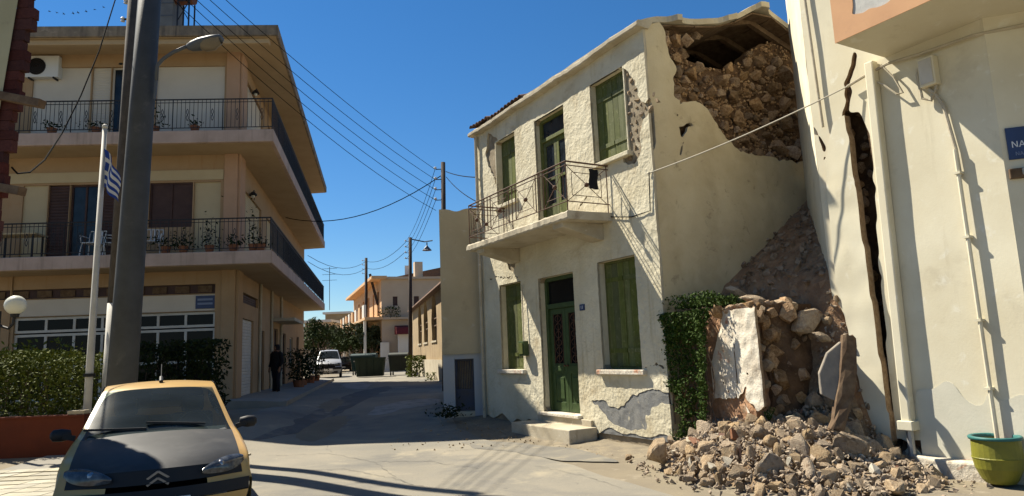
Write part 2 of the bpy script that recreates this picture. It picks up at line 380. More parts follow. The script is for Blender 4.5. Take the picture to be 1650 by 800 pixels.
# rocks
def rock_mesh(name, n, seed, mat, rough=.25, sub=0):
    r = random.Random(seed); bm = bmesh.new()
    sx, sy, sz = 1, r.uniform(.6, .95), r.uniform(.5, .85)
    for i in range(n):
        v = Vector((r.gauss(0, 1), r.gauss(0, 1), r.gauss(0, 1))).normalized() * r.uniform(1 - rough, 1)
        bm.verts.new((v.x * sx, v.y * sy, v.z * sz))
    bmesh.ops.convex_hull(bm, input=bm.verts)
    bmesh.ops.delete(bm, geom=[v for v in bm.verts if not v.link_faces], context='VERTS')
    if sub:
        bmesh.ops.bevel(bm, geom=bm.edges[:], offset=.07, segments=1, affect='EDGES')
        bmesh.ops.triangulate(bm, faces=bm.faces[:])
        bmesh.ops.subdivide_edges(bm, edges=bm.edges[:], cuts=1, use_grid_fill=True)
        for v in bm.verts:
            d = noise.noise(v.co * 2.3 + Vector((seed, 0, 0))) * .10 + noise.noise(v.co * 6 + Vector((0, seed, 0))) * .045
            v.co *= 1 + d
    bmesh.ops.recalc_face_normals(bm, faces=bm.faces)
    me = bpy.data.meshes.new(name); bm.to_mesh(me); bm.free(); me.materials.append(mat); return me
ROCK_S = [rock_mesh('stone', 15 + i % 4, 10 + i, stone) for i in range(14)]
ROCK_B = [rock_mesh('stone', 15 + i % 4, 50 + i, stone, .2, 1) for i in range(8)]
ROCK_W = [rock_mesh('stone', 16 + i % 4, 80 + i, stone_d, .2) for i in range(14)]
def leaves(mb, pts, size, r=R, flat=.0):
    for p in pts:
        p = Vector(p); a = Vector((r.gauss(0, 1), r.gauss(0, 1), r.gauss(0, 1) * (1 - flat))).normalized()
        b = a.orthogonal().normalized(); b.rotate(Matrix.Rotation(r.uniform(0, 6.28), 3, a))
        s = size * r.uniform(.6, 1.3); L, W = a * s, b * s * .5
        mb.add([p - L, p + W * .9 - L * .1, p + L, p - W * .9 - L * .1], [(0, 1, 2, 3)])
    return mb
def wire(name, pts, r, label, group=None, mat=wire_m, sag=0.0, n=14, cat='cable'):
    P = [Vector(p) for p in pts]; out = []
    for a, b in zip(P, P[1:]):
        for i in range(n):
            t = i / n; out.append(a.lerp(b, t) - Vector((0, 0, sag * 4 * t * (1 - t))))
    out.append(P[-1])
    o = MB().tube(out, r, 5).build(name, mat); return tag(o, label, cat, group)

# ================================================================== THE SETTING
def gridz(name, xs, ys, fz, mat, kind='structure'):
    o = MB().grid([[(x, y, fz(x, y)) for x in xs] for y in ys]).build(name, mat, smooth=True, recalc=False); return tag(o, kind=kind)
_xs = [-900, -300, -120, -60, -40] + [-30 + i for i in range(61)] + [40, 60, 120, 300, 900]
_ys = [-60, -20, -8] + [-4 + i * .75 for i in range(80)] + [60, 66, 72, 80, 90, 100, 115, 130, 160, 250, 400, 900]
gridz('ground', _xs, _ys, lambda x, y: gz(x, y) - .012, ground_m)
def road_l(y): return -4.7 if y < 9 else -4.7 - 2.0 * ss(9, 19, y) if y < 19 else -6.7 - (y - 19) * .2
def road_r(y):
    if y < 7: return 2.2 + (7 - y) * .6
    if y < 15.5: return 2.2 - (y - 7) * .42
    return max(-1.37 - (y - 15.5) * .13, -1.37 - 2.9) if y < 36 else -4.05 - (y - 36) * .2
_ys2 = [-3 + i * .5 for i in range(100)] + [48, 52, 56, 62, 70, 80]
mb = MB(); rows = []
for y in _ys2:
    a, b = road_l(y), road_r(y) + .12 * nz2(y, 0, 1.1)
    rows.append([(a + (b - a) * i / 24, y, gz(a + (b - a) * i / 24, y) + .004) for i in range(25)])
tag(mb.grid(rows).build('road', road_m, smooth=True, recalc=False), kind='structure')

def ground_patch(name, pxs, mat, lift, jit=.12, step=.09):
    """a worn or mended area of the carriageway, laid on it as a thin sheet"""
    P = []
    for px, py in pxs:
        z = 0
        for _ in range(12): q = atz(px, py, z); z = gz(q.x, q.y)
        P.append((q.x, q.y))
    a, b, c, d = min(x for x, _ in P), max(x for x, _ in P), min(y for _, y in P), max(y for _, y in P)
    o = sheet(cuts(a - .2, b + .2, step), cuts(c - .2, d + .2, step * 1.6), lambda u, v: inpoly((u + jit * nz2(u, v, 2.2, 1) + jit * .4 * nz2(u, v, 9, 2), v + jit * 2 * nz2(u, v, 1.6, 5) + jit * .5 * nz2(u, v, 8, 6)), P),
              lambda u, v, w_: (u, v, gz(u, v) + lift - w_), .0035).build(name, mat, recalc=False)
    return tag(o, kind='structure')
asph_d = M('bare_dark_asphalt', (.085, .082, .078), (.12, .115, .105), 1.5, .92, .5, 60, .006, stains=(((.20, .18, .14), 1.6, .54, .72),), world=True)
asph_m = M('grey_asphalt_edge', (.140, .132, .114), (.18, .165, .135), 2, .95, .5, 60, .006, stains=(((.25, .22, .16), 2.5, .52, .7),), world=True)
dust_p = M('pale_dust_film', (.265, .225, .155), (.215, .185, .13), 1.2, 1, .3, 50, .004, stains=(((.17, .155, .125), 2.2, .5, .7),), world=True)
pale_p = M('pale_worn_concrete', (.27, .26, .235), (.20, .195, .18), 1.5, .9, .3, 50, .004, stains=(((.15, .145, .135), 3, .5, .7),), world=True)
ground_patch('asphalt_patch', [(735, 712), (820, 712), (900, 722), (975, 735), (1000, 745), (930, 745), (850, 733), (760, 722)], asph_m, .0085, .1)
ground_patch('tyre_track', [(395, 690), (455, 676), (520, 655), (575, 632), (625, 622), (632, 627), (590, 645), (540, 672), (480, 694), (420, 706)], asph_d, .0085, .1, .12)
ground_patch('worn_patch', [(590, 668), (602, 656), (640, 648), (690, 642), (712, 644), (700, 652), (645, 660), (612, 670)], pale_p, .0085, .1, .1)
ground_patch('worn_patch', [(548, 620), (575, 616), (598, 620), (590, 628), (560, 627)], pale_p, .0085, .1, .12)

cr = MB(); RC = random.Random(5)
for pts_ in ([(430, 745), (520, 738), (600, 750), (690, 745), (780, 757)], [(600, 750), (640, 775), (700, 790)], [(470, 772), (560, 765), (640, 775)], [(860, 752), (930, 765), (1010, 790)], [(520, 715), (535, 738)], [(690, 745), (720, 728), (790, 722)]):
    P = []
    for (ax, ay_), (bx, by_) in zip(pts_, pts_[1:]):
        for k in range(14):
            t = k / 14; q = atz(ax + (bx - ax) * t, ay_ + (by_ - ay_) * t, 0); P.append((q.x + RC.uniform(-.03, .03), q.y + RC.uniform(-.06, .06)))
    rows = [[(x, y - w_, gz(x, y) + .0125), (x, y + w_, gz(x, y) + .0125)] for (x, y) in P for w_ in (RC.uniform(.003, .011),)]
    cr.grid(rows)
tag(cr.build('road_cracks', asph_d), kind='structure')
# ================================================================== THE DAMAGED HOUSE
TH = math.radians(29.8)
HC = atz(1085, 731, 0)
H = Frame(HC, TH)
house = thing('damaged_house', 'cream two storey house with green shutters and a gaping stone hole in its gable', 'house', HC, TH)
OPEN = dict(rw=(.62, 1.72, 1.31, 3.29), door=(2.52, 3.83, .44, 3.22), lw=(4.58, 5.58, 1.30, 3.26),
            uw=(.62, 1.62, 5.14, 6.75), ud=(2.56, 3.70, 4.03, 6.69), ul=(4.58, 5.52, 5.14, 6.74))
HOLES = list(OPEN.values())
def fpx(pts, sx, ox, oy): return [(lambda q: (q.y, q.z))(H.onX(ox + a * sx, oy + b * sx)) for a, b in pts]
grey_patch = fpx([(405, 580), (450, 572), (480, 605), (520, 602), (560, 560), (640, 535), (712, 545), (718, 625), (680, 585), (640, 600), (618, 640), (612, 690), (560, 695), (500, 675), (470, 650), (440, 610)], .425, 780, 400)
up_right = fpx([(755, 300), (800, 330), (838, 372), (845, 425), (874, 488), (900, 440), (928, 418), (940, 490), (896, 520), (868, 570), (862, 620), (868, 700), (838, 752), (785, 755), (765, 560)], .35, 730, 0)
up_left = fpx([(160, 612), (205, 640), (214, 720), (216, 860), (200, 850), (165, 770), (150, 720)], .35, 730, 0)
low_left = fpx([(255, 605), (300, 612), (295, 660), (270, 655)], .3, 740, 240)
cr_f = [fpx([(160, 705), (200, 688), (250, 692), (330, 684)], .3, 740, 240), fpx([(920, 440), (905, 480), (895, 500), (870, 470)], .35, 730, 0),
        fpx([(605, 455), (660, 440), (700, 470)], .425, 780, 400), fpx([(640, 330), (660, 290), (690, 250)], .3, 740, 240)]
cr_f2 = [(.1, 4.95, .1, 5.4)]
def keep_f(u, v):
    if inr(u, v, HOLES): return False
    p = (u + .05 * nz2(u, v, 9, 1) + .02 * nz2(u, v, 30, 2), v + .05 * nz2(u, v, 9, 5) + .02 * nz2(u, v, 30, 6))
    for P in (grey_patch, up_right, up_left, low_left):
        if inpoly(p, P): return False
    for c in cr_f:
        if min(segdist(p, a, b) for a, b in zip(c, c[1:])) < .014: return False
    if v < .22 + .18 * nz2(u, 0, 2.2, 3): return False        # crumbled foot of the plaster
    return True
def fmap(u, v, w_): return (w_ - .012 * nz2(u, v, 1.4) - .006 * nz2(u, v, 7, 3) - .004 * nz2(u, v, 22, 4), u, v)
ue = [x for h in HOLES for x in h[:2]]; ve = [x for h in HOLES for x in h[2:]]
sheet(cuts(0, 6.5, .027, ue), cuts(-.25, 7.2, .027, ve), keep_f, fmap, .05, fixed=HOLES, edge=conc).build('wall', house_pl, house, recalc=False)
# masonry core of the facade behind the plaster
def core_hole(h): return (h[0] - .03, h[1] + .03, h[2] - .03, h[3] + .03)
CH = [core_hole(h) for h in HOLES]
sheet(cuts(.05, 6.5, .12, [x for h in CH for x in h[:2]]), cuts(-.3, 7.15, .12, [x for h in CH for x in h[2:]]), lambda u, v: not inr(u, v, CH),
      lambda u, v, w_: (.045 + w_ + (.012 * nz2(u, v, 6) if w_ == 0 else 0), u, v), .36, back=True).build('inner_wall', cement, house, recalc=False)
def bounds(P): return min(a for a, _ in P), max(a for a, _ in P), min(b for _, b in P), max(b for _, b in P)
a0, a1, b0, b1 = bounds(grey_patch)
sheet(cuts(max(.02, a0 - .1), a1 + .1, .04), cuts(b0 - .1, b1 + .1, .04), lambda u, v: True, lambda u, v, w_: (fmap(u, v, .010 + w_)[0], u, v), .01).build('old_render', bluecem, house, recalc=False)
# reveals
for h in HOLES:
    m = MB(); a, b, c, d = h
    m.box(.006, .40, a - .03, a, c - .03, d + .03); m.box(.006, .40, b, b + .03, c - .03, d + .03); m.box(.006, .40, a, b, d, d + .03); m.box(.006, .40, a, b, c - .03, c)
    m.build('window_reveal', house_pl, house, bevel=.004)
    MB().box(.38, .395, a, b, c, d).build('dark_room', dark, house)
def plank_leaf(par, name, x, y0, y1, z0, z1, n, mat, batt=True, lean=0.0):
    """a closed board shutter: frame of battens with separate vertical planks"""
    lf = MB()
    for zz in ((z0 + .25, z0 + .33), (z1 - .33, z1 - .25)) if batt else ((z0 + .2, z0 + .24),):
        lf.box(x - .034, x - .016, y0 + .01, y1 - .01, *zz)
    lf.box(x + .006, x + .012, y0 + .004, y1 - .004, z0 + .004, z1 - .004)
    o = lf.build(name, mat, par)
    w_ = (y1 - y0) / n
    for i in range(n):
        e = R.uniform(-.003, .003)
        MB().box(x - .016 + e, x + .004 + e, y0 + i * w_ + .003, y0 + (i + 1) * w_ - .003, z0 + R.uniform(0, .012), z1).build('plank', mat, o)
    return o
def house_window(h, x=.17):
    a, b, c, d = h; fr = MB()
    for q in ((a, a + .05, c, d), (b - .05, b, c, d), (a + .05, b - .05, d - .05, d), (a + .05, b - .05, c, c + .04)): fr.box(x - .02, x + .06, q[0], q[1], q[2], q[3])
    fr.build('window_frame', green, house, bevel=.004)
    mid = (a + b) / 2
    plank_leaf(house, 'shutter', x, a + .052, mid - .004, c + .045, d - .055, 3, green)
    plank_leaf(house, 'shutter', x, mid + .004, b - .052, c + .045, d - .055, 3, green)
for k in ('rw', 'lw', 'uw', 'ul'): house_window(OPEN[k], .19 if k != 'uw' else .16)
for k, (e, f_) in dict(rw=(.12, .10), lw=(.1, .1), uw=(.1, .08), ul=(.08, .1)).items():
    a, b, c, d = OPEN[k]; MB().box(-.085, .2, a - e, b + f_, c - .085, c + .002).build('window_sill', white_pl if k in ('rw', 'lw') else house_pl, house, bevel=.012)
# front door
a, b, c, d = OPEN['door']; X0 = .2
fr = MB()
for q in ((a, a + .08, c, d), (b - .08, b, c, d), (a + .08, b - .08, d - .08, d), (a + .08, b - .08, 2.56, 2.66)): fr.box(X0 - .05, X0 + .06, q[0], q[1], q[2], q[3])
fr.build('door_frame', green_d, house, bevel=.006)
tw = MB().box(X0 + .01, X0 + .02, a + .08, b - .08, 2.66, d - .08).build('transom_pane', glass_d, house)
mid = (a + b) / 2
for y0, y1 in ((a + .082, mid - .004), (mid + .004, b - .082)):
    lf = MB()
    for q in ((y0, y0 + .1, c + .01, 2.555), (y1 - .1, y1, c + .01, 2.555), (y0 + .1, y1 - .1, 2.44, 2.555), (y0 + .1, y1 - .1, 1.22, 1.42), (y0 + .1, y1 - .1, c + .01, c + .2)):
        lf.box(X0, X0 + .045, q[0], q[1], q[2], q[3])
    lf.box(X0 - .02, X0 + .0, y0 + .12, y1 - .12, 1.27, 1.37)
    lf = lf.build('door_leaf', green_d, house, bevel=.006)
    MB().box(X0 + .02, X0 + .03, y0 + .1, y1 - .1, c + .2, 1.22).box(X0 + .0, X0 + .02, y0 + .15, y1 - .15, c + .27, 1.14).build('door_panel', green_d, lf, bevel=.006)
    MB().box(X0 + .03, X0 + .036, y0 + .1, y1 - .1, 1.42, 2.44).build('door_glass', glass_d, lf)
    g = MB(); ym = (y0 + y1) / 2
    for yy in (y0 + .13, ym, y1 - .13): g.tube([(X0 + .012, yy, 1.42), (X0 + .012, yy, 2.44)], .008, 6)
    for k in range(6):
        zc = 1.52 + k * .165
        for s_ in (-1, 1):
            g.tube([(X0 + .012, ym + s_ * (.02 + .09 * abs(math.sin(t))), zc - .07 + .14 * t / 3.14) for t in (0, .5, 1, 1.57, 2.1, 2.6, 3.14)], .007, 5)
    g.build('door_grille', iron, lf)
    MB().ball((X0 - .03, y0 + .05 if y0 > mid - .05 else y1 - .05, 1.38), .025, 8, 5).build('door_knob', iron, lf)
MB().box(-.10, .2, a - .06, b + .06, c - .06, c + .003).build('door_sill', white_pl, house, bevel=.012)
MB().box(-.06, .0, 2.1, 4.0, .2, c - .062).build('upper_step', conc, house, bevel=.01)
st = MB().box(-.62, -.0, 2.0, 4.15, -.2, .26)
st.build('doorstep', conc, house, bevel=.02)
# number plate
np_ = MB().box(-.022, -.004, 2.17, 2.33, 2.43, 2.55).build('number_plate', blue_sign, house, bevel=.004)
def letters(txt, size, mat, par, mtx, name='lettering'):
    cu = bpy.data.curves.new('t', 'FONT'); cu.body = txt; cu.size = size; cu.extrude = .0015; cu.align_x = 'CENTER'; cu.align_y = 'CENTER'
    t = bpy.data.objects.new('t', cu); COL.objects.link(t)
    me = bpy.data.meshes.new_from_object(t.evaluated_get(bpy.context.evaluated_depsgraph_get())); bpy.data.objects.remove(t)
    me.materials.clear(); me.materials.append(mat); me.transform(mtx); o = link(name, me, par); return o
letters('13', .085, text_w, np_, Matrix(((0, 0, -1, -.0245), (-1, 0, 0, 2.25), (0, 1, 0, 2.49), (0, 0, 0, 1))))
# upper balcony door: frame, one glazed leaf, one green leaf, glass transom
a, b, c, d = OPEN['ud']; X0 = .17
fr = MB()
for q in ((a, a + .07, c, d), (b - .07, b, c, d), (a + .07, b - .07, d - .07, d), (a + .07, b - .07, 6.18, 6.26)): fr.box(X0 - .04, X0 + .06, q[0], q[1], q[2], q[3])
fr.build('door_frame', green, house, bevel=.005)
MB().box(X0 + .02, X0 + .03, a + .07, b - .07, 6.26, d - .07).build('transom_pane', glass_b, house)
mid = (a + b) / 2
for i, (y0, y1) in enumerate(((a + .072, mid - .003), (mid + .003, b - .072))):
    lf = MB()
    for q in ((y0, y0 + .09, c, 6.175), (y1 - .09, y1, c, 6.175), (y0 + .09, y1 - .09, 6.08, 6.175), (y0 + .09, y1 - .09, c, c + .75), (y0 + .09, y1 - .09, 5.3, 5.36)): lf.box(X0, X0 + .04, *q)
    lf = lf.build('door_leaf', green, house, bevel=.005)
    MB().box(X0 + .02, X0 + .028, y0 + .09, y1 - .09, c + .75, 5.3).build('pane', glass_b, lf)
    MB().box(X0 + .02, X0 + .028, y0 + .09, y1 - .09, 5.36, 6.08).build('pane', glass_b, lf)
# balcony slab with crumbling edge, brackets, railing
BY0, BY1, BX = 1.17, 5.22, -1.0
us = cuts(BY0, BY1, .05); rows = []
mb = MB()
def slabpt(x, y, z): return (x + .02 * nz2(y, z, 7) * (1 if x < -.9 else 0), y, z + .02 * nz2(y, x, 9, 2))
for (x, z) in ((.0, 3.99), (-.5, 3.98), (BX + .02, 3.97), (BX, 4.0), (BX, 4.09), (BX + .03, 4.12), (-.5, 4.13), (.0, 4.14)): rows.append([slabpt(x, u, z) for u in us])
mb.grid(rows)
for e in (0, -1):
    n0 = len(mb.v); mb.v += [r[e] for r in rows]; mb.f.append(tuple(range(n0, n0 + len(rows))))
mb.build('balcony_slab', conc, house)
for yc in (1.62, 4.72):
    MB().prism([(0, 3.985), (-.92, 3.985), (-.9, 3.88), (-.1, 3.68), (0, 3.68)], lambda x, z: (x, yc - .17, z), lambda x, z: (x, yc + .17, z)).build('bracket', conc, house, bevel=.012)
rl = MB(); XR = -.94; Z0, Z1 = 4.14, 5.03
def panel_x(P, Q, za, zb):   # nested X panel with a boss; P,Q plan points
    P, Q = Vector((*P, 0)), Vector((*Q, 0)); up = Vector((0, 0, 1)); L = (Q - P)
    ins = .13
    A, B = P + L * ins, Q - L * ins
    z_a, z_b = za + .12, zb - .12
    for (p, q) in ((A + up * z_a, B + up * z_a), (A + up * z_b, B + up * z_b), (A + up * z_a, A + up * z_b), (B + up * z_a, B + up * z_b), (P + up * za, Q + up * zb), (P + up * zb, Q + up * za)):
        rl.tube([p, q], .007, 5)
    m = (P + Q) / 2 + up * (za + zb) / 2; rl.ball(m, .045, 8, 6)
ys = [1.22, 1.98, 2.12, 2.26, 3.04, 3.18, 3.32, 4.12, 4.26, 4.40, 5.17]
for z, r_ in ((Z1, .016), (Z1 - .07, .01), (4.30, .01)):
    rl.tube([(XR, 1.22, z), (XR, 5.17, z)], r_, 6); rl.tube([(XR, 1.22, z), (-.0, 1.22, z)], r_, 6); rl.tube([(XR, 5.17, z), (-.0, 5.17, z)], r_, 6)
for y in ys: rl.tube([(XR, y, 4.1 if y in (1.22, 5.17, 3.18) else 4.30), (XR, y, Z1)], .011, 6)
for y0, y1 in ((1.22, 1.98), (2.26, 3.04), (3.32, 4.12), (4.40, 5.17)): panel_x((XR, y0), (XR, y1), 4.30, Z1 - .07)
for y in (1.22, 5.17):
    rl.tube([(-.04, y, 4.1), (-.04, y, Z1)], .011, 6); panel_x((XR, y), (-.06, y), 4.30, Z1 - .07)
rl.build('balcony_railing', iron, house)
# eave board / cornice strip and gutter line
mb = MB(); rows = []
for i in range(60):
    y = -.04 + 6.72 * i / 59; s_ = .03 * nz2(y, 0, .8) + .022 * nz2(y, 0, 4.5, 2) + .012 * nz2(y, 0, 13, 5) - .03 * math.sin(math.pi * i / 59) * .6
    rows.append([(.1, y, 7.19 + s_), (-.15, y, 7.20 + s_), (-.165, y, 7.22 + s_), (-.165, y, 7.28 + s_), (-.13, y, 7.31 + s_), (.25, y, 7.38 + s_)])
mb.grid(rows); mb.f += [tuple(range(6)), tuple(range(len(mb.v) - 6, len(mb.v)))[::-1]]
mb.build('cornice', conc, house)
# roof: slab skin following the broken ridge line seen over the gable
prof = [(-.10, 7.34), (.06, 7.40), (.43, 7.54), (1.2, 7.66), (2.09, 7.86), (2.6, 8.10), (3.05, 8.38), (3.3, 8.39), (3.8, 8.22), (4.5, 7.98), (6.5, 7.32)]
def roofz(x):
    for (xa, za), (xb, zb) in zip(prof, prof[1:]):
        if xa <= x <= xb: return za + (zb - za) * (x - xa) / (xb - xa)
    return prof[-1][1]
us = cuts(-.10, 6.5, .12); vs = cuts(-.12, 6.68, .16)
def keep_r(u, v): return v > -.02 + .09 * nz2(u, 0, 3, 2) + .05 * nz2(u, 0, 9, 2)
mb = sheet(us, vs, keep_r, lambda u, v, w_: (u, v, roofz(u) - w_ + .02 * nz2(u, v, 2) - .25 * ss(1.5, 5, v) * ss(0, 3, u) * 0), .11, back=True)
mb.build('roof', conc, house)
roof_o = [o for o in house.children if o.name.startswith('roof')][0]
# loose barrel tiles along the far part of the eave
def barrel(L=.42, r_=.085):
    m = MB(); n = 7; rows = []
    for i, x in enumerate((0, L)):
        rr = r_ * (1 - .15 * i)
        rows.append([(x, math.cos(math.pi * j / n) * rr, math.sin(math.pi * j / n) * rr * .75) for j in range(n + 1)])
        rows.append([(x, math.cos(math.pi * j / n) * (rr - .016), math.sin(math.pi * j / n) * (rr - .016) * .75) for j in range(n + 1)])
    m.grid([rows[0], rows[2]]); m.grid([rows[1], rows[3]]); m.grid([rows[0], rows[1]])
    return m.mesh('tile', tile_m)
BT = barrel()
for k in range(3):
    for i in range(16):
        y = 4.05 + i * .165
        if k == 0 and y < 4.4 and R.random() < .5: continue
        t = link('tile', BT, roof_o); t.location = (-.14 + k * .36, y, 7.33 + k * .10 + .02 * math.sin(y * 2) + (.06 if y > 5.6 else 0) + R.uniform(-.01, .015))
        t.rotation_euler = (R.uniform(-.08, .08), -.27 + R.uniform(-.05, .05), R.uniform(-.09, .09))
# gable wall
def gpx(pts): return [(lambda q: (q.x, q.z))(H.onY(1030 + a * .3623, b * .3623)) for a, b in pts]
ghole = gpx([(95, 95), (118, 150), (122, 200), (150, 260), (160, 330), (152, 380), (145, 430), (190, 450), (270, 455), (312, 500), (350, 560), (385, 610), (430, 660), (500, 690), (560, 690), (650, 715), (700, 722)]) + [(4.6, 5.25), (4.6, 8.6), (.5, 8.6)]
cav = gpx([(232, 160), (340, 128), (450, 60), (560, 30), (720, 90), (700, 130), (640, 150), (565, 190), (530, 240), (430, 280), (340, 262), (250, 240)])
cr_g = [gpx([(186, 440), (176, 500), (155, 530), (166, 560), (200, 570), (236, 552), (205, 598), (188, 640), (184, 700)])]
cr_gw = gpx([(190, 560), (236, 550), (205, 600), (188, 615)])
def lowedge(u): return 2.3 + .05 * nz2(u, 0, 3)
def keep_g(u, v):
    if v > roofz(u) - .13: return False
    p = (u + .07 * nz2(u, v, 6, 1) + .03 * nz2(u, v, 22, 2), v + .07 * nz2(u, v, 6, 5) + .03 * nz2(u, v, 22, 6))
    if inpoly(p, ghole) or inpoly(p, cr_gw): return False
    if u < .12 and 5.0 < v < 5.9 and .12 - u > .05 * abs(v - 5.45) and nz2(v, 1, 6) > -.3: return False
    for c in cr_g:
        if min(segdist(p, a, b) for a, b in zip(c, c[1:])) < .013: return False
    return True
def bulge(u, v): return -.12 * ss(5.2, 3.4, v) * ss(0.1, 2.0, u)
def gmap(u, v, w_): return (u, w_ + bulge(u, v) - .012 * nz2(u, v, 1.2, 7) - .008 * nz2(u, v, 5, 8), v)
sheet(cuts(.052, 4.6, .034), cuts(-.2, 8.4, .034), keep_g, gmap, .055, edge=conc).build('gable_wall', gable_pl, house, recalc=False)
def keep_c(u, v):
    if v > roofz(u) - .13: return False
    return not inpoly((u + .08 * nz2(u, v, 5, 3), v + .08 * nz2(u, v, 5, 4)), cav)
def recess(u, v):
    e = 0
    if v > 4.9 and u > .5: e = .10 + .18 * ss(.6, 1.8, u) * ss(5.1, 6.2, v)
    return e + .05 * nz2(u, v, 3, 2) + .03 * nz2(u, v, 8, 3)
sheet(cuts(.06, 6.3, .09), cuts(-.2, 8.4, .09), keep_c, lambda u, v, w_: (u, (.09 + bulge(u, v) + recess(u, v)) + w_, v), .35, back=True).build('masonry_core', mason, house, recalc=False)
# stones bedded in the broken gable: each its own part
placed = []; tries = 0
def try_stone(u, v, r_, gap=.80):
    for (a, b, c_) in placed:
        if (a - u) ** 2 + (b - v) ** 2 < ((r_ + c_) * gap) ** 2: return False
    placed.append((u, v, r_)); return True
for r_, n in ((.24, 10), (.175, 46), (.13, 95), (.095, 130), (.065, 150)):
    k = 0
    while n and k < 900:
        k += 1; u, v = R.uniform(.35, 4.3), R.uniform(4.95, 8.1)
        p = (u, v)
        if not inpoly(p, ghole) or inpoly(p, cav) or v > roofz(u) - .2: continue
        if u > 3.2 and v > 7.4: continue
        if try_stone(u, v, r_): n -= 1
placed = placed[:295]
chips = []
while len(chips) < 900:
    u, v = R.uniform(.4, 4.3), R.uniform(4.95, 8.0)
    if not inpoly((u, v), ghole) or inpoly((u, v), cav) or v > roofz(u) - .2: continue
    if min((a - u) ** 2 + (b - v) ** 2 - (c_ * .6) ** 2 for a, b, c_ in placed) < 0: continue
    chips.append((u, v))
cm = MB()
for u, v in chips:
    me = R.choice(ROCK_W); rot = Matrix.Rotation(R.uniform(0, 6.28), 3, Vector((R.gauss(0, 1), R.gauss(0, 1), R.gauss(0, 1))).normalized()); s_ = R.uniform(.02, .05)
    p = Vector((u, .085 + recess(u, v) + bulge(u, v) - .01, v)); cm.add([p + rot @ (q.co * s_) for q in me.vertices], [tuple(f.vertices) for f in me.polygons])
cm.build('stone_chips', stone_d, house, recalc=False, kind='stuff')
for (u, v, r_) in placed:
    s = link('stone', R.choice(ROCK_W), house)
    s.location = (u, .085 + recess(u, v) + bulge(u, v) + R.uniform(-.03, .04) - r_ * .22, v); s.scale = [r_ * R.uniform(.95, 1.2) for _ in range(3)]
    s.rotation_euler = [R.uniform(-.5, .5), R.uniform(-.5, .5), R.uniform(0, 6.28)]
# stones showing where facade plaster fell
k = 0
for P, n in ((up_right, 40), (up_left, 8)):
    x0, x1, y0, y1 = bounds(P); c_ = 0
    while c_ < n and k < 3000:
        k += 1; u, v = R.uniform(x0, x1), R.uniform(y0, y1); r_ = R.uniform(.05, .11)
        if not inpoly((u, v), P) or inr(u, v, [(h[0] - .06, h[1] + .06, h[2] - .1, h[3] + .06) for h in HOLES]): continue
        if not try_stone(u + 50, v, r_, .95): continue
        s = link('stone', R.choice(ROCK_S), house); s.location = (.045, u, v); s.scale = (r_ * .5, r_ * 1.1, r_ * R.uniform(.7, 1)); s.rotation_euler = (R.uniform(-3, 3), 0, 0); c_ += 1
# rafters and ceiling in the dark attic, back walls
for y in (.35, 1.1, 1.9, 2.7):
    MB().bar((.3, y, 7.35), (3.15, y, 8.16), .09, .11).build('rafter', wood_m, house)
    MB().bar((3.15, y, 8.16), (6.0, y, 7.3), .09, .11).build('rafter', wood_m, house)
MB().box(.42, 6.2, .42, 6.4, 6.3, 6.42).build('attic_floor', mason, house)
MB().box(6.2, 6.4, .0, 6.5, -.2, 7.3).box(.42, 6.2, 6.4, 6.5, -.2, 7.3).prism([(.42, 7.3), (6.2, 7.3), (3.2, 8.22)], lambda x, z: (x, 6.4, z), lambda x, z: (x, 6.5, z)).build('rear_wall', mason, house)
for k in range(11):   # boards under the roof, seen in the torn gable
    x0, x1 = .25 + k * .54, .25 + k * .54 + .52
    m = MB().prism([(x0, roofz(x0) - .165), (x1, roofz(x1) - .165), (x1, roofz(x1) - .135), (x0, roofz(x0) - .135)], lambda x, z: (x, .06 + .05 * nz2(x, 1, 5), z), lambda x, z: (x, 6.3, z)); m.build('roof_board', wood_m, house)
# drainpipe at the far corner, wall cable, small anchor
MB().tube([(-.07, 6.42, 7.15), (-.07, 6.42, .1)], .042, 8).build('drainpipe', conc, house)
pts = [H.onX(*q) for q in ((1048, 278), (1050, 340), (1020, 350), (985, 350))]
MB().tube([(-.03, p.y, p.z) for p in pts], .010, 5).build('wall_cable', wire_m, house)
pts = [H.onX(*q) for q in ((850, 425), (850, 548))]
# meter box
mbx = thing('meter_box', 'small dark green meter box on the wall left of the green front door', 'meter box', H.w(-.02, 4.42, 1.60), TH)
MB().box(-.13, 0, -.11, .11, 0, .32).build('casing', green_d, mbx, bevel=.01)
MB().box(-.145, -.132, -.085, .085, .04, .28).build('door', green, mbx, bevel=.004)
MB().tube([(-.05, .0, .32), (-.03, .02, 1.55)], .012, 6).build('cable', conc, mbx)
# small rag hanging on the balcony railing
rows = [[H.w(-.36 + .05 * (j - 2), 1.19 - .02 * math.sin(i * 1.3 + j * 1.7), 4.93 - i * .075) for j in range(5)] for i in range(6)]
tag(MB().grid(rows).build('rag', cloth_k, smooth=True), 'small dark rag hanging on the balcony side railing', 'rag')

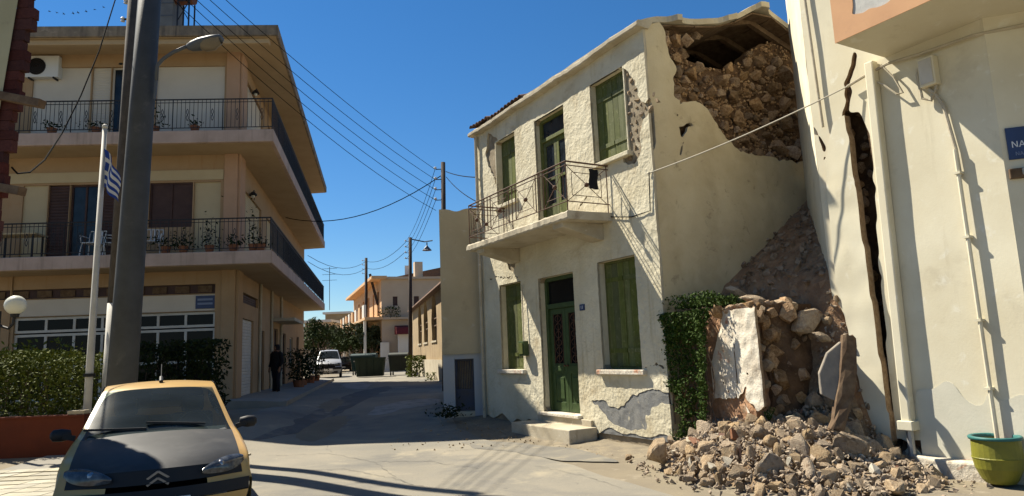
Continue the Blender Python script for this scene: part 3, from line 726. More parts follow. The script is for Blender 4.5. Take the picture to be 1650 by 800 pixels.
# ================================================================== RUBBLE BETWEEN THE HOUSES
soil_l = M('dusty_rubble_soil', (.20, .135, .08), (.29, .21, .13), 4, 1, 1.0, 16, .05, stains=(((.38, .30, .19), 22, .56, .7), ((.12, .07, .04), 5, .56, .76)), world=True)
wall_edge = M('broken_wall_edge', (.30, .22, .14), (.20, .13, .075), 14, 1, .8, 30, .02)
FRONT = [(-.1, .0), (-.6, -.3), (-1.1, -.95), (-1.45, -1.8), (-1.5, -2.7), (-1.3, -3.5), (-.9, -4.1), (.0, -4.1), (.7, -3.85), (1.15, -3.4)]
HEAPPOLY = FRONT + [(1.2, -2.2), (.25, -1.9), (.25, 0), (0, .2)]
def heapz(x, y):
    """height of the heap at house-local x (depth), y (along)"""
    d = min(segdist((x, y), a, b) for a, b in zip(FRONT, FRONT[1:]))
    z = 0
    if inpoly((x, y), FRONT + [(4.2, -2.0), (4.2, .3), (.2, .5)]): z = .70 * (1 - math.exp(-d / .75))
    z *= 1 - .55 * ss(-.7, .6, y)
    z *= 1 - .45 * ss(-2.6, -3.6, y)
    back = ss(.75, 1.35, x) * ss(-2.9, -2.2, y)
    z = z * (1 - back) + back * (2.6 + .68 * max(0, x - 1.1))
    slot = ss(.2, 1.2, x) * ss(-2.75, -2.3, y) * ss(-1.5, -1.9, y) * (1 - back)
    return z + slot * .5
for nm_, hx, hm in (('rubble_earth', cuts(-1.7, 1.0, .07), soil_l), ('earth_slope', cuts(1.0, 4.3, .09), soil)):
    hy = cuts(-4.6, .9, .07)
    mb = MB().grid([[H.w(x, y, heapz(x, y) + .05 * nz2(x, y, 3) + .04 * nz2(x, y, 8, 1) + .02 * nz2(x, y, 19, 2) - .085) for x in hx] for y in hy])
    tag(mb.build(nm_, hm, smooth=False, recalc=False), kind='stuff')
def rub_label(x, y, r_):
    size = 'large' if r_ > .17 else 'head sized' if r_ > .125 else 'fist sized' if r_ > .09 else 'small'
    d = min(segdist((x, y), a, b) for a, b in zip(FRONT, FRONT[1:]))
    row = 'at the rubble front' if d < .3 else 'halfway up the rubble' if d < .8 else 'high on the rubble'
    sec = ('near the house corner', 'below the left of the ivy', 'below the right of the ivy', 'below the left of the white plaster', 'below the right of the white plaster', 'below the dark stump end', 'below the grey slab', 'below the broken brown beam', 'before the torn wall panel', 'left of the downpipe foot', 'before the downpipe foot', 'right of the downpipe foot')[max(0, min(11, int((.25 - y) / .37)))]
    return size + ' stone ' + row + ' ' + sec
RG = 'stones of the rubble heap'
plc = []
def free(x, y, r_):
    for a, b, c_ in plc:
        if (a - x) ** 2 + (b - y) ** 2 < ((r_ + c_) * .72) ** 2: return False
    plc.append((x, y, r_)); return True
def put_rock(x, y, r_, label=None, mesh=None, lift=.02, group=RG, name='rubble_stone', sc_=None, rot=None, cat='stone', z=None):
    o = link(name, mesh or R.choice(ROCK_B if r_ > .13 else ROCK_S))
    o.location = H.w(x, y, (heapz(x, y) if z is None else z) + r_ * lift)
    o.rotation_euler = rot or [R.uniform(0, 6.28) for _ in range(3)] if r_ <= .3 else rot or (R.uniform(-.4, .4), R.uniform(-.4, .4), R.uniform(0, 6))
    o.scale = sc_ or [r_ * R.uniform(.9, 1.25) for _ in range(3)]
    return tag(o, label or rub_label(x, y, r_), cat, group)
# single stones one can point to
def pxrock(px, py, z, r_, label, sc_, rot, name='boulder', mesh=None):
    P = H.l(atz(px, py, z)); plc.append((P.x, P.y, r_)); o = put_rock(P.x, P.y, r_, label, mesh or ROCK_B[R.randrange(8)], 0, None, name, sc_, rot, 'boulder', z)
    return o
pxrock(1062, 728, .24, .27, 'upright pointed tan boulder at the left foot of the rubble heap', (.24, .19, .44), (.15, .1, .7), mesh=ROCK_B[2])
pxrock(1370, 720, .42, .30, 'large squarish pale boulder on the right side of the rubble heap', (.34, .27, .25), (.2, .3, .3), mesh=ROCK_B[5])
pxrock(1440, 785, .13, .20, 'reddish flat boulder at the right front edge of the rubble', (.30, .19, .15), (.1, .2, 1.0), mesh=ROCK_B[1])
pxrock(1407, 777, .12, .15, 'pale whitish stone beside the reddish boulder at the rubble edge', (.17, .13, .13), (.4, .2, .2), mesh=ROCK_B[3])
pxrock(1108, 772, .05, .10, 'lone brown stone lying on the road before the rubble', (.13, .09, .08), (.1, .1, .6))
pxrock(1012, 737, .05, .13, 'low flat tan stone at the wall foot left of the pointed boulder', (.20, .11, .07), (.1, .0, 1.2))
pxrock(1190, 762, .18, .18, 'knobbly rounded boulder at the middle front of the heap', (.19, .17, .17), (.4, .2, .3))
pxrock(1135, 718, .30, .19, 'dusty tan boulder at the foot of the ivy', (.21, .16, .15), (.3, .2, 1.3))
n_big = 0
for r_, n in ((.21, 14), (.16, 34), (.115, 70), (.08, 175)):
    k = 0
    while n and k < 3000:
        k += 1; x, y = R.uniform(-1.6, 1.2), R.uniform(-4.1, .6)
        if not inpoly((x, y), HEAPPOLY): continue
        h = heapz(x, y)
        if r_ > .14 and h < .2: continue
        if R.random() > .25 + h * 1.4: continue
        if free(x, y, r_):
            put_rock(x, y, r_ * R.uniform(.85, 1.15)); n -= 1; n_big += 1
# paler plaster lumps and reddish brick or tile fragments mixed into the heap
frag_r = M('broken_tile_red', (.20, .095, .055), (.25, .14, .09), 6, .95, .5, 30, rnd=.25)
frag_w = M('broken_plaster', (.52, .47, .37), (.44, .38, .28), 5, .95, .7, 20, .02, rnd=.15)
PLM = [rock_mesh('plaster', 9, 300 + i, frag_w, .3) for i in range(5)]; TLM = [MB().box(-1, 1, -.6, .6, -.16, .16).mesh('tile_piece', frag_r)]
wherey = lambda y: ('near the house corner', 'below the left of the ivy', 'below the right of the ivy', 'below the left of the white plaster', 'below the right of the white plaster', 'below the dark stump end', 'below the grey slab', 'below the brown beam', 'before the torn panel', 'left of the downpipe', 'before the downpipe', 'right of the downpipe')[max(0, min(11, int((.25 - y) / .37)))]
for kind_, cnt in (('plaster', 26), ('tile', 7)):
    k = 0
    while cnt and k < 2000:
        k += 1; x, y = R.uniform(-1.5, 1.0), R.uniform(-4.0, .1)
        if not inpoly((x, y), HEAPPOLY): continue
        r_ = R.uniform(.05, .12)
        o = put_rock(x, y, r_, ('pale plaster lump' if kind_ == 'plaster' else 'reddish tile fragment') + (' at the front of the heap ' if heapz(x, y) < .3 else ' upon the heap ') + wherey(y), R.choice(PLM) if kind_ == 'plaster' else TLM[0], .35, 'plaster lumps and tiles in the rubble', 'plaster_lump' if kind_ == 'plaster' else 'tile_fragment', cat='rubble'); cnt -= 1
        if kind_ == 'tile': o.scale = (r_, r_, r_)
# scatter of small pieces, too many to count
def joined_rocks(name, pts, meshes, mat):
    mb = MB()
    for p, s_ in pts:
        me = R.choice(meshes); rot = Matrix.Rotation(R.uniform(0, 6.28), 3, Vector((R.gauss(0, 1), R.gauss(0, 1), R.gauss(0, 1))).normalized())
        mb.add([p + rot @ (v.co * s_) for v in me.vertices], [tuple(f.vertices) for f in me.polygons])
    return mb.build(name, mat, recalc=False)
SM = [rock_mesh('gravel', 8, 200 + i, stone) for i in range(8)]
pts = []
while len(pts) < 3600:
    x, y = R.uniform(-1.8, 1.2), R.uniform(-4.4, .9)
    h = heapz(x, y)
    d = min(segdist((x, y), a, b) for a, b in zip(FRONT, FRONT[1:]))
    if not inpoly((x, y), HEAPPOLY) and (d > .55 or R.random() > .16 * (1 - d / .55)): continue
    s_ = R.choice((.02, .026, .034, .045, .06)); pts.append((H.w(x, y, h + s_ * .3 + (.01 if h > .05 else 0)), s_))
while len(pts) < 4300:     # the shaded slope behind
    x, y = R.uniform(.9, 4.2), R.uniform(-2.4, -.05)
    s_ = R.choice((.03, .045, .07, .12)); pts.append((H.w(x, y, heapz(x, y) - .08 + s_ * .1), s_))
tag(joined_rocks('rubble_gravel', pts[:3600], SM, stone), kind='stuff')
tag(joined_rocks('slope_debris', pts[3600:], SM, stone_d), kind='stuff')
pts = []
for i in range(420):       # crumbs along the foot of the facade and on the road edge
    y = R.uniform(.2, 7.5); x = -abs(R.gauss(0, .45)) - .03
    if 1.9 < y < 4.2 and x > -.7: continue
    P = H.w(x, y, 0); s_ = R.choice((.008, .012, .012, .018, .03)); P.z = gz(P.x, P.y) + s_ * .3; pts.append((P, s_))
for i in range(160):
    X, Y = R.uniform(-2.6, .3), R.uniform(12.6, 16.4)
    s_ = R.choice((.012, .018, .03, .04)); pts.append((Vector((X if R.random() > .3 else X * .5, Y, gz(X, Y) + s_ * .3)), s_))
tag(joined_rocks('loose_gravel', pts, SM, stone), kind='stuff')
# verge of dust along the facade
us = cuts(-5.0, 8.2, .2); rows = []
for y in us:
    wd = .75 + .25 * nz2(y, 0, .9) + (.5 if y < 0 else 0) + .5 * ss(-1, -3, y)
    r_ = []
    for i in range(8):
        x = .05 - (wd + .05) * i / 7; P = H.w(x, y, 0); r_.append((P.x, P.y, gz(P.x, P.y) + .014 + .03 * (1 - i / 7) * (1 + nz2(y, x, 3)) - .04 * (i == 7)))
    rows.append(r_)
tag(MB().grid(rows).build('dirt_verge', verge_m, smooth=True, recalc=False), kind='structure')

# ------------------------------------------------------------------ the stump of wall
SX = .2
stump = thing('masonry_stump', 'broken stump of a stone wall with a white plastered front beside the ivy', 'wall stump', H.w(SX, -1.0, 0), TH)
face = [(lambda q: (q.y + 1.0, q.z))(H.onX(px, py, SX - .03 - .25 * (px - 1143) / 97)) for px, py in ((1163, 500), (1200, 497), (1228, 494), (1234, 540), (1232, 590), (1238, 625), (1243, 650), (1232, 672), (1205, 665), (1195, 640), (1175, 645), (1145, 640), (1143, 600), (1152, 560), (1160, 530))]
def top_s(u): return 2.24 + .05 * nz2(u, 0, 3)
def ptilt(u): return -.03 - .28 * max(0, min(1, (.1 - u) / 1.05))
def keep_p(u, v):
    p = (u + .04 * nz2(u, v, 6, 1) + .02 * nz2(u, v, 17, 4), v + .04 * nz2(u, v, 6, 2) + .02 * nz2(u, v, 17, 5))
    if not inpoly(p, face): return False
    if v < 1.3 and nz2(u, v, 2.3, 4.1) + .35 * nz2(u, v, 8, 2) > .24: return False
    return abs(u + .42 + .06 * nz2(v, 0, 3) + .10 * (v - 1.5)) > .012 or v > 1.75
sheet(cuts(-.97, .2, .024), cuts(.3, 2.35, .024), keep_p, lambda u, v, w_: (w_ + ptilt(u) - .035 * nz2(u, v, 2.2) - .02 * nz2(u, v, 7, 3), u, v), .05, edge=wall_edge).build('plaster_face', white_pl, stump, recalc=False)
stump_st = M('stump_stone', (.36, .20, .11), (.26, .155, .09), 4, .95, 1.0, 12, .03, stains=(((.45, .34, .23), 5, .56, .68), ((.15, .085, .05), 9, .58, .7)))
sheet(cuts(-.95, .95, .05), cuts(.05, 2.22, .05), lambda u, v: u > .15 or inpoly((u + .05 * nz2(u, v, 5, 7), v), [(-.76, .45), (-.78, 1.6), (-.72, 2.15), (.2, 2.15), (.2, .1), (-.6, .1)]),
      lambda u, v, w_: (w_ + .045 + ptilt(u) - .05 * nz2(u, v, 2.6, 1) - .04 * nz2(u, v, 7, 5), u, v), .34, back=True).build('stone_face', stump_st, stump, recalc=False)
bm_ = MB(); rows = []
for k in range(16):      # core, an irregular block
    v = -.1 + 2.32 * k / 15
    ring = [(.05, -.82), (.05, -.4), (.05, .2), (.05, .95), (.5, 1.0), (1.0, 1.0), (1.25, .4), (1.3, -.3), (1.2, -.85), (.9, -.98), (.5, -.95), (.25, -.88)]
    rows.append([(x * 1.0 + (.09 * nz2(x, v, 3, y) if y < .9 and x > .06 else .0), y + (.12 * nz2(y, v, 2.4, x) if y < -.6 else 0) + .25 * ss(.9, 1.25, x) * ss(1.3, 2.2, v) * (y < 0), v) for x, y in ring])
bm_.grid(rows, closed=True); bm_.f.append(tuple(range(len(bm_.v) - 12, len(bm_.v))))
bm_.build('core', mason, stump)
# stones of the broken right end and top
pl2 = []
def st_free(a, b, r_):
    for p, q, s_ in pl2:
        if (p - a) ** 2 + (q - b) ** 2 < ((r_ + s_) * .8) ** 2: return False
    pl2.append((a, b, r_)); return True
for r_, n in ((.24, 7), (.17, 22), (.12, 40), (.08, 60)):
    k = 0
    while n and k < 600:
        k += 1; x, v = R.uniform(.12, 1.15), R.uniform(.3, 2.2)
        if not st_free(x, v, r_): continue
        s = link('stone', R.choice(ROCK_W), stump); s.location = (x, -.87 + .03 * R.gauss(0, 1) - .05 * ss(.2, .8, x) + .2 * ss(.9, 1.2, x), v)
        s.scale = [r_ * R.uniform(.9, 1.2) for _ in range(3)]; s.rotation_euler = [R.uniform(0, 6.28) for _ in range(3)]; n -= 1
for i in range(26):
    s = link('stone', R.choice(ROCK_W), stump); r_ = R.uniform(.06, .12); s.location = (R.uniform(.1, 1.2), R.uniform(-.8, .9), 2.22 + r_ * .2); s.scale = [r_ * R.uniform(.9, 1.3) for _ in range(3)]; s.rotation_euler = [R.uniform(0, 6.28) for _ in range(3)]
for v in (1.35, .95, .62):    # bare stones at the worn right and bottom edge of the white face
    for u in (-.72, -.78):
        s = link('stone', R.choice(ROCK_S), stump); r_ = R.uniform(.08, .14); s.location = (.03, u + R.uniform(-.05, .1), v + R.uniform(-.1, .1)); s.scale = (r_ * .6, r_, r_); s.rotation_euler = [R.uniform(0, 6.28) for _ in range(3)]
for i in range(34):    # ragged stones along the torn right edge of the face and over the top
    s = link('stone', R.choice(ROCK_W)  if i % 3 else R.choice(ROCK_S), stump); r_ = R.uniform(.08, .17)
    if i < 22: s.location = (R.uniform(-.12, .25), -.84 + R.uniform(-.07, .06), .35 + i * .085)
    else: s.location = (R.uniform(-.15, .3), R.uniform(-.8, -.1), 2.2 + R.uniform(-.04, .05))
    s.scale = [r_ * R.uniform(.8, 1.2) for _ in range(3)]; s.rotation_euler = [R.uniform(0, 6.28) for _ in range(3)]
# cap boulders resting on the stump
def cap(px, py, X, r_, sc_, rot, label):
    P = H.onX(px, py, X); o = link('boulder', R.choice(ROCK_B)); o.location = H.w(X, P.y, P.z); o.scale = [v * 1.25 for v in sc_]; o.rotation_euler = rot
    return tag(o, label, 'boulder')
cap(1212, 483, .45, .2, (.24, .17, .10), (.1, .1, .5), 'flat tan capstone lying on the stump just behind the white plaster')
cap(1268, 492, .75, .2, (.25, .2, .14), (.3, .2, .8), 'broad ochre boulder on the stump, second from the ivy')
cap(1300, 518, .85, .3, (.28, .24, .22), (.3, -.3, .2), 'big orange tan boulder at the right end of the stump top')
cap(1325, 545, .8, .15, (.15, .12, .10), (.2, .5, .2), 'small reddish boulder below the big orange tan one')
cap(1185, 470, .75, .15, (.2, .15, .10), (.2, .5, .2), 'dark reddish stone behind the ivy top')
cap(1335, 605, .62, .15, (.17, .14, .16), (.2, .5, .2), 'brown boulder wedged between the stump and the grey plank')
# ivy over the left part of the stump
ivy = thing('ivy_plant', 'dense green ivy hanging over the left end of the broken wall', 'ivy', H.w(.1, -.5, .1), TH)
pts = []
def ivy_ok(y, z): 
    e = .12 * nz2(y, z, 2.5, 3)
    return -1.24 + .20 * ss(2.2, 1.8, z) + .16 * ss(1.5, .4, z) + e < y < .0 + .05 * ss(1.6, 2.1, z) - .10 * ss(1.4, .4, z) + e
mb = MB()
n = 0
while n < 8200:
    y, z = R.uniform(-1.2, .3), R.uniform(.22, 2.52) if R.random() < .75 else R.uniform(1.7, 2.55)
    if not ivy_ok(y, z): continue
    clump = nz2(y, z, 4.5, 8)
    if clump < -.28 and R.random() < .75: continue
    x = -.03 - .08 * max(0, clump + .35) * (1 - .6 * ss(1.4, 2.0, z)) - abs(R.gauss(0, .035)) - .05 * ss(1.5, 2.2, z)
    if z > 2.22: x = R.uniform(-.12, .7); z = 2.28 + R.random() * .22 * (1 - abs(x) * .8)
    x -= .16 * ss(-.65, -1.0, y); leaves(mb, [(x, y + .5, z - .1)], .030); n += 1
mb.build('foliage', leaf_i, ivy, recalc=False, kind='stuff')
st_ = MB()
for i in range(22):
    y0 = R.uniform(-.9, .05); pts = [(-.03 + .02 * R.gauss(0, 1) * (k > 0), y0 + .5 + .05 * R.gauss(0, 1), 2.15 - k * .3) for k in range(7)]
    st_.tube(pts, [.013 * (1 - .08 * k) for k in range(7)][::-1], 5)
st_.build('stem', bark, ivy, kind='stuff')
fr_ = MB()
for i in range(260):
    y = R.uniform(-.2, .1); z = R.uniform(1.0, 2.3); leaves(fr_, [(R.uniform(-.13, -.04), y + .5, z - .1)], .02)
fr_.build('trailing_leaf', leaf_i, ivy, recalc=False, kind='stuff')
# weeds on the heap
for k, (px, py, z) in enumerate(((1240, 680, .62), (1090, 715, .25))):
    P = atz(px, py, z); wd = MB()
    for i in range(60):
        a = R.uniform(0, 6.28); l = R.uniform(.06, .2); q = P + Vector((math.cos(a) * l * .5, math.sin(a) * l * .5, l)); leaves(wd, [P.lerp(q, t) for t in (.4, .7, 1)], .018)
    t = tag(wd.build('weed', leaf_i, recalc=False), ('small green weed sprouting under the white plaster stump', 'small weed at the foot of the ivy by the house corner')[k], 'weed')
# broken grey slab and timber leaning by the right house
P0 = H.onX(1345, 680, .1); P1 = H.onX(1366, 545, .75)
a_, b_ = H.w(.10, P0.y, P0.z - .1), H.w(.75, P1.y, P1.z + .02)
bm2 = MB(); rows = []
for k in range(9):
    t = k / 8; c = a_.lerp(b_, t) + Vector((.05 * math.sin(t * 3), 0, -.02 * math.sin(t * 3))); wd = .085 + .03 * math.sin(t * 2.6) + R.uniform(-.012, .012)
    rows.append([c + Vector((math.copysign(abs(math.cos(g)) ** .6, math.cos(g)) * wd, math.copysign(abs(math.sin(g)) ** .6, math.sin(g)) * .06 + R.uniform(-.008, .008), R.uniform(-.03, .03))) for g in [6.283 * j / 10 for j in range(10)]])
bm2.grid(rows, closed=True); bm2.f += [tuple(range(10)), tuple(range(len(bm2.v) - 10, len(bm2.v)))]
o = bm2.build('broken_beam', wood_m)
tag(o, 'brown broken beam leaning against the right house in the rubble', 'beam')
d_ = (b_ - a_).normalized(); cs = a_.lerp(b_, .6) + Vector((-.15, .03, .0)); o = MB().prism([(-.42, .12), (-.30, -.10), (.0, -.17), (.30, -.10), (.46, .06), (.40, .17), (-.1, .17)], lambda p, q: cs + d_ * p + Vector((q, -.04, .02 * q)), lambda p, q: cs + d_ * p + Vector((q + .02, .05, .02 * q))).build('broken_slab', dirt_plank, bevel=.015)
tag(o, 'grey stone slab leaning beside the brown broken beam', 'slab')

# ================================================================== THE RIGHT HOUSE
RX, RY = 1.2, -2.25
RO = H.w(RX, RY, 0)
RF = Frame(RO, TH)
rh = thing('cracked_house', 'cream house at the right edge with a torn wall panel and an orange balcony', 'house', RO, TH)
rp = lambda px, py, x=0: (lambda q: (q.y, q.z))(RF.onX(px, py, x))
BEND = -2.42
void = [rp(*q) for q in ((1350, 262), (1352, 215), (1362, 182), (1386, 180), (1405, 225), (1409, 300), (1417, 420), (1427, 540), (1434, 610), (1443, 700), (1402, 700), (1387, 600), (1364, 450))]
crk = [[rp(*q) for q in ((1378, 88), (1370, 118), (1364, 135), (1368, 160), (1360, 185))], [rp(*q) for q in ((1302, 170), (1308, 205), (1326, 230), (1330, 260))]]
grz = .95
def keep_r1(u, v):
    p = (u + .022 * nz2(u, v, 5, 1) + .012 * nz2(u, v, 25, 2), v + .05 * nz2(u, v, 7, 5) + .02 * nz2(u, v, 25, 6))
    if inpoly(p, void): return False
    for c, wd in zip(crk, (.042, .024)):
        if min(segdist(p, a, b) for a, b in zip(c, c[1:])) < wd * (1 + nz2(u, v, 9, 4)): return False
    if v < .42 + .14 * nz2(u, 0, 3) and u > -2.0 and nz2(u, v, 5, 3) > .1: return False
    return True
sheet(cuts(BEND, 0, .034), cuts(-.1, 9.5, .04), keep_r1, lambda u, v, w_: (w_ - .008 * nz2(u, v, 1.1), u, v), .06, edge=wall_edge).build('wall', right_pl, rh, recalc=False)
# block behind with the dark torn cavity
vb = bounds(void)
sheet(cuts(BEND, -.02, .12, (-.18, -.80)), cuts(-.1, 9.5, .3, (.1, 4.95)), lambda u, v: not (-.80 < u < -.18 and .1 < v < 4.95), lambda u, v, w_: (.062 + w_, u, v), .30, back=True).build('inner_wall', mason, rh, recalc=False)
MB().box(.42, .5, -.95, -.02, .0, 5.1).build('cavity_back', mason, rh)
for i in range(34):
    s = link('stone', R.choice(ROCK_W), rh); r_ = R.uniform(.06, .12); z = 4.95 - (i / 34) ** 1 * 4.5; s.location = (.36 + R.uniform(-.05, .05), R.uniform(-.72, -.3), z); s.scale = (r_,) * 3; s.rotation_euler = [R.uniform(0, 6.28) for _ in range(3)]
for i in range(16):   # rubble filling exposed at the left edge
    s = link('stone', R.choice(ROCK_S), rh); r_ = R.uniform(.05, .09); s.location = (.1 + R.uniform(-.04, .04), -.12 + R.uniform(-.08, .08), 1.55 + i * .075); s.scale = (r_,) * 3; s.rotation_euler = [R.uniform(0, 6.28) for _ in range(3)]
# the torn wall panel, tilted out at its foot
pn = [rp(*q, -.05) for q in ((1329, 262), (1341, 200), (1361, 186))] + [rp(*q, -.12) for q in ((1437, 712), (1400, 705), (1378, 590), (1356, 500), (1343, 440))]
zt = 4.9
def pmap(y, z, w_): return (-.05 - .07 * (1 - (z - .3) / 4.6) + w_ - .012 * nz2(y, z, 3), y, z)
pb = bounds(pn)
sheet(cuts(pb[0], pb[1], .028), cuts(pb[2], pb[3], .04), lambda u, v: inpoly((u + .008 * nz2(u, v, 14), v), pn), pmap, .13, back=True, edge=wall_edge).build('torn_wall_panel', right_pl, rh, recalc=False)
# oblique side wall running back to the damaged gable
sd = Vector((.77, .64, 0)).normalized()
def smap(u, v, w_): return (sd.x * u + sd.y * w_ * .0 + .0, sd.y * u - .0 + w_ * -1, v)
sheet(cuts(.02, 3.3, .06), cuts(-.1, 9.5, .1), lambda u, v: v > 1.4 or u > .5, lambda u, v, w_: (sd.x * u + sd.y * w_ + .0, sd.y * u - sd.x * w_ - .0 + .012 * nz2(u, v, 3), v), .06).build('side_wall', right_pl, rh, recalc=False)
# lower shoulder of the side wall that shows light below the dark strip
# tan drain strip at the upper left edge
a_, b_ = rp(1297, 0, -.05), rp(1326, 205, -.05)
MB().tube([(-.05, a_[0], 9.3), (-.05, a_[0], a_[1]), (-.05, b_[0], b_[1])], .02, 8).build('drainpipe', conc, rh)
# downpipe chase with collector
a_, b_ = rp(1402, 112, -.1), rp(1462, 682, -.1)
MB().bar((-.07, a_[0], 5.45), (-.07, b_[0], b_[1]), .13, .13, (1, 0, 0)).build('downpipe', right_pl, rh, bevel=.02)
ym = b_[0]
MB().box(-.17, .0, ym - .10, ym + .10, b_[1] - .09, b_[1] + .03).build('collector', right_pl, rh, bevel=.01)
MB().tube([(-.07, ym, b_[1] - .08), (-.07, ym, .0)], .045, 8).build('pipe_foot', alu, rh)
# conduit with clips
a_, b_ = rp(1538, 235, -.06), rp(1603, 700, -.06); yc = (a_[0] + b_[0]) / 2
pts = [rp(*q, -.04) for q in ((1490, 140), (1505, 150), (1520, 170), (1530, 205), (1540, 240), (1548, 285))]
MB().tube([(-.04, p[0], p[1]) for p in pts] + [(-.05, a_[0] - .0, a_[1] - .1)], .022, 7).build('cable_hose', conc, rh)
MB().tube([(-.06, a_[0], a_[1] - .05), (-.06, b_[0] - .02, .1)], .026, 8).build('conduit', right_pl, rh)
for t in (.1, .33, .62, .85):
    q = [a_[0] + (b_[0] - a_[0]) * t, a_[1] + (b_[1] - a_[1]) * t]; MB().box(-.095, 0, q[0] - .035, q[0] + .035, q[1] - .015, q[1] + .015).build('pipe_clip', right_pl, rh)
# orange balcony
SZ = rp(1347, 70, -1.05)[1]; yl = rp(1347, 70, -1.05)[0]
MB().prism([(-1.05, yl), (.0, yl), (.0, BEND), (.666 * 3, BEND - .75 * 3), (-1.05, BEND - 3.2)], lambda x, y: (x, y, SZ), lambda x, y: (x, y, SZ + .16)).build('balcony_slab', right_pl, rh)
pk = [rp(*q, -1.062) for q in ((1364, 27), (1372, 18), (1378, 0), (1437, 0), (1428, 8), (1412, 14), (1400, 12), (1392, 20), (1380, 22))]
pk = pk[:2] + [(pk[2][0], pk[2][1] + .25), (pk[3][0] - .15, pk[3][1] + .35)] + pk[3:]
sheet(cuts(BEND - 3.2, yl + .004, .05), cuts(SZ - .004, SZ + 1.1, .05), lambda u, v: not inpoly((u + .03 * nz2(u, v, 9), v + .03 * nz2(u, v, 9, 3)), pk), lambda u, v, w_: (-1.064 + w_, u, v), .012).build('balcony_parapet', orange_pl, rh, recalc=False)
MB().box(-1.05, -.93, BEND - 3.2, yl - .002, SZ + .16, SZ + 1.09).box(-.93, -.0, yl - .12, yl - .002, SZ + .16, SZ + 1.09).build('parapet_core', peel, rh)
# facet turned towards the street
fd = Vector((.666, -.75, 0)).normalized()
fo = Vector((0, BEND, 0))
MB().prism([(0, 0), (3, 0)], lambda a, b: fo + fd * a + Vector((0, 0, -.1)), lambda a, b: fo + fd * a + Vector((0, 0, 9.5)))
fm = MB(); nrm = Vector((fd.y, -fd.x, 0))
P = [fo, fo + fd * 3.5, fo + fd * 3.5 - nrm * .3, fo + Vector((.3, 0.2, 0))]
fm.add([p + Vector((0, 0, -.1)) for p in P] + [p + Vector((0, 0, 9.5)) for p in P], [(0, 1, 5, 4), (1, 2, 6, 5), (2, 3, 7, 6), (3, 0, 4, 7), (4, 5, 6, 7)])
fm.build('end_wall', right_pl, rh)
# plain back volume and roof
MB().prism([(.45, -.02), (.45, BEND + .05), (1.9, BEND - 1.6), (6, BEND - 1.6), (6, 1.6), (2.4, 1.55)], lambda x, y: (x, y, 5.15), lambda x, y: (x, y, 9.45)).build('upper_storey', right_pl, rh)
# flat grey damp area at the wall foot
sheet(cuts(BEND + .02, -.85, .06), cuts(.05, 1.75, .06), lambda u, v: v < .95 + .35 * nz2(u, 0, 1.2, 2) + .18 * nz2(u, v, 5) and abs(u - ym - 0) > .09, lambda u, v, w_: (-.006 + w_, u, v), .005).build('damp_render', right_grey, rh, recalc=False)
# electric box under the balcony, with cables
bx0, bx1 = rp(1483, 95, -.05), rp(1512, 136, -.05)
eb = thing('junction_box', 'cream electric box fixed under the orange balcony', 'electric box', RF.w(0, (bx0[0] + bx1[0]) / 2, bx1[1]), TH)
MB().box(-.13, .0, -.10, .10, 0, .38).build('casing', right_pl, eb, bevel=.012)
MB().box(-.142, -.131, -.08, .08, .03, .35).build('cover', white_pt, eb, bevel=.004)
MB().tube([(-.05, .09, .38), (-.09, .13, .2), (-.07, .12, -.12), (-.06, .02, -.18), (-.05, -.05, -.05), (-.05, -.06, .0)], .02, 7).build('hose', conc, eb)
# pavement ledge before the right house
pv = MB(); L_ = [(-.16, ym - .05), (-.20, ym - .5), (-.17, ym - 1.0), (-.0, ym - 1.05), (0, ym - .05)]
pv.prism(L_, lambda x, y: (x + .02 * nz2(x, y, 9), y, -.1), lambda x, y: (x + .02 * nz2(x, y, 9), y, .20 + .05 * nz2(x, y, 7))); pv.build('broken_plinth', white_pl, rh, bevel=.02)
# street name sign on the facet
fW = lambda a, z, off=0: RF.w(*(fo + fd * a + nrm * off).xy, z)
fN = (RF.X * nrm.x + RF.Y * nrm.y); fD = (RF.X * fd.x + RF.Y * fd.y)
q0 = onp(1618, 208, fW(0, 0), fN); q1 = onp(1623, 259, fW(0, 0), fN)
sx = (q0 - fW(0, 0)).dot(fD); z1, z0_ = q0.z, q1.z
sg = thing('street_sign', 'blue street name sign with white lettering high on the shaded wall', 'sign', fW(sx + .3, z0_, .0))
def fbox(par, name, a0, a1, z0, z1, d0, d1, mat, **k):
    m = MB(); c = fW((a0 + a1) / 2, (z0 + z1) / 2, (d0 + d1) / 2) - Vector(par.location)
    m.obox(c, fD * (a1 - a0) / 2, Vector((0, 0, (z1 - z0) / 2)), fN * (d1 - d0) / 2); return m.build(name, mat, par, **k)
fbox(sg, 'panel', sx, sx + .62, z0_, z1, .004, .02, blue_sign, bevel=.003)
def fmtx(par, a, z, off):
    o = fW(a, z, off) - Vector(par.location); return Matrix(((fD.x, 0, fN.x, o.x), (fD.y, 0, fN.y, o.y), (0, 1, 0, o.z), (0, 0, 0, 1)))
zc = (z1 + z0_) / 2
letters('ΟΔΟΣ', .07, text_dim, sg, fmtx(sg, sx + .31, zc + .10, .0215))
letters('ΝΑΠ', .10, text_w, sg, fmtx(sg, sx + .145, zc - .02, .0215))
letters('ΝΑΠ', .06, text_dim, sg, fmtx(sg, sx + .13, zc - .13, .0215))
q2 = onp(1625, 282, fW(0, 0), fN); ax_ = (q2 - fW(0, 0)).dot(fD)
lp_ = thing('wall_light', 'brown wall bracket with white fitting below the blue street sign', 'wall light', fW(ax_ + .1, q2.z))
fbox(lp_, 'bracket', ax_, ax_ + .5, q2.z - .06, q2.z + .06, .002, .05, wood_m, bevel=.01)
fbox(lp_, 'fitting', ax_ + .12, ax_ + .3, q2.z - .03, q2.z + .05, .05, .12, white_pt, bevel=.01)
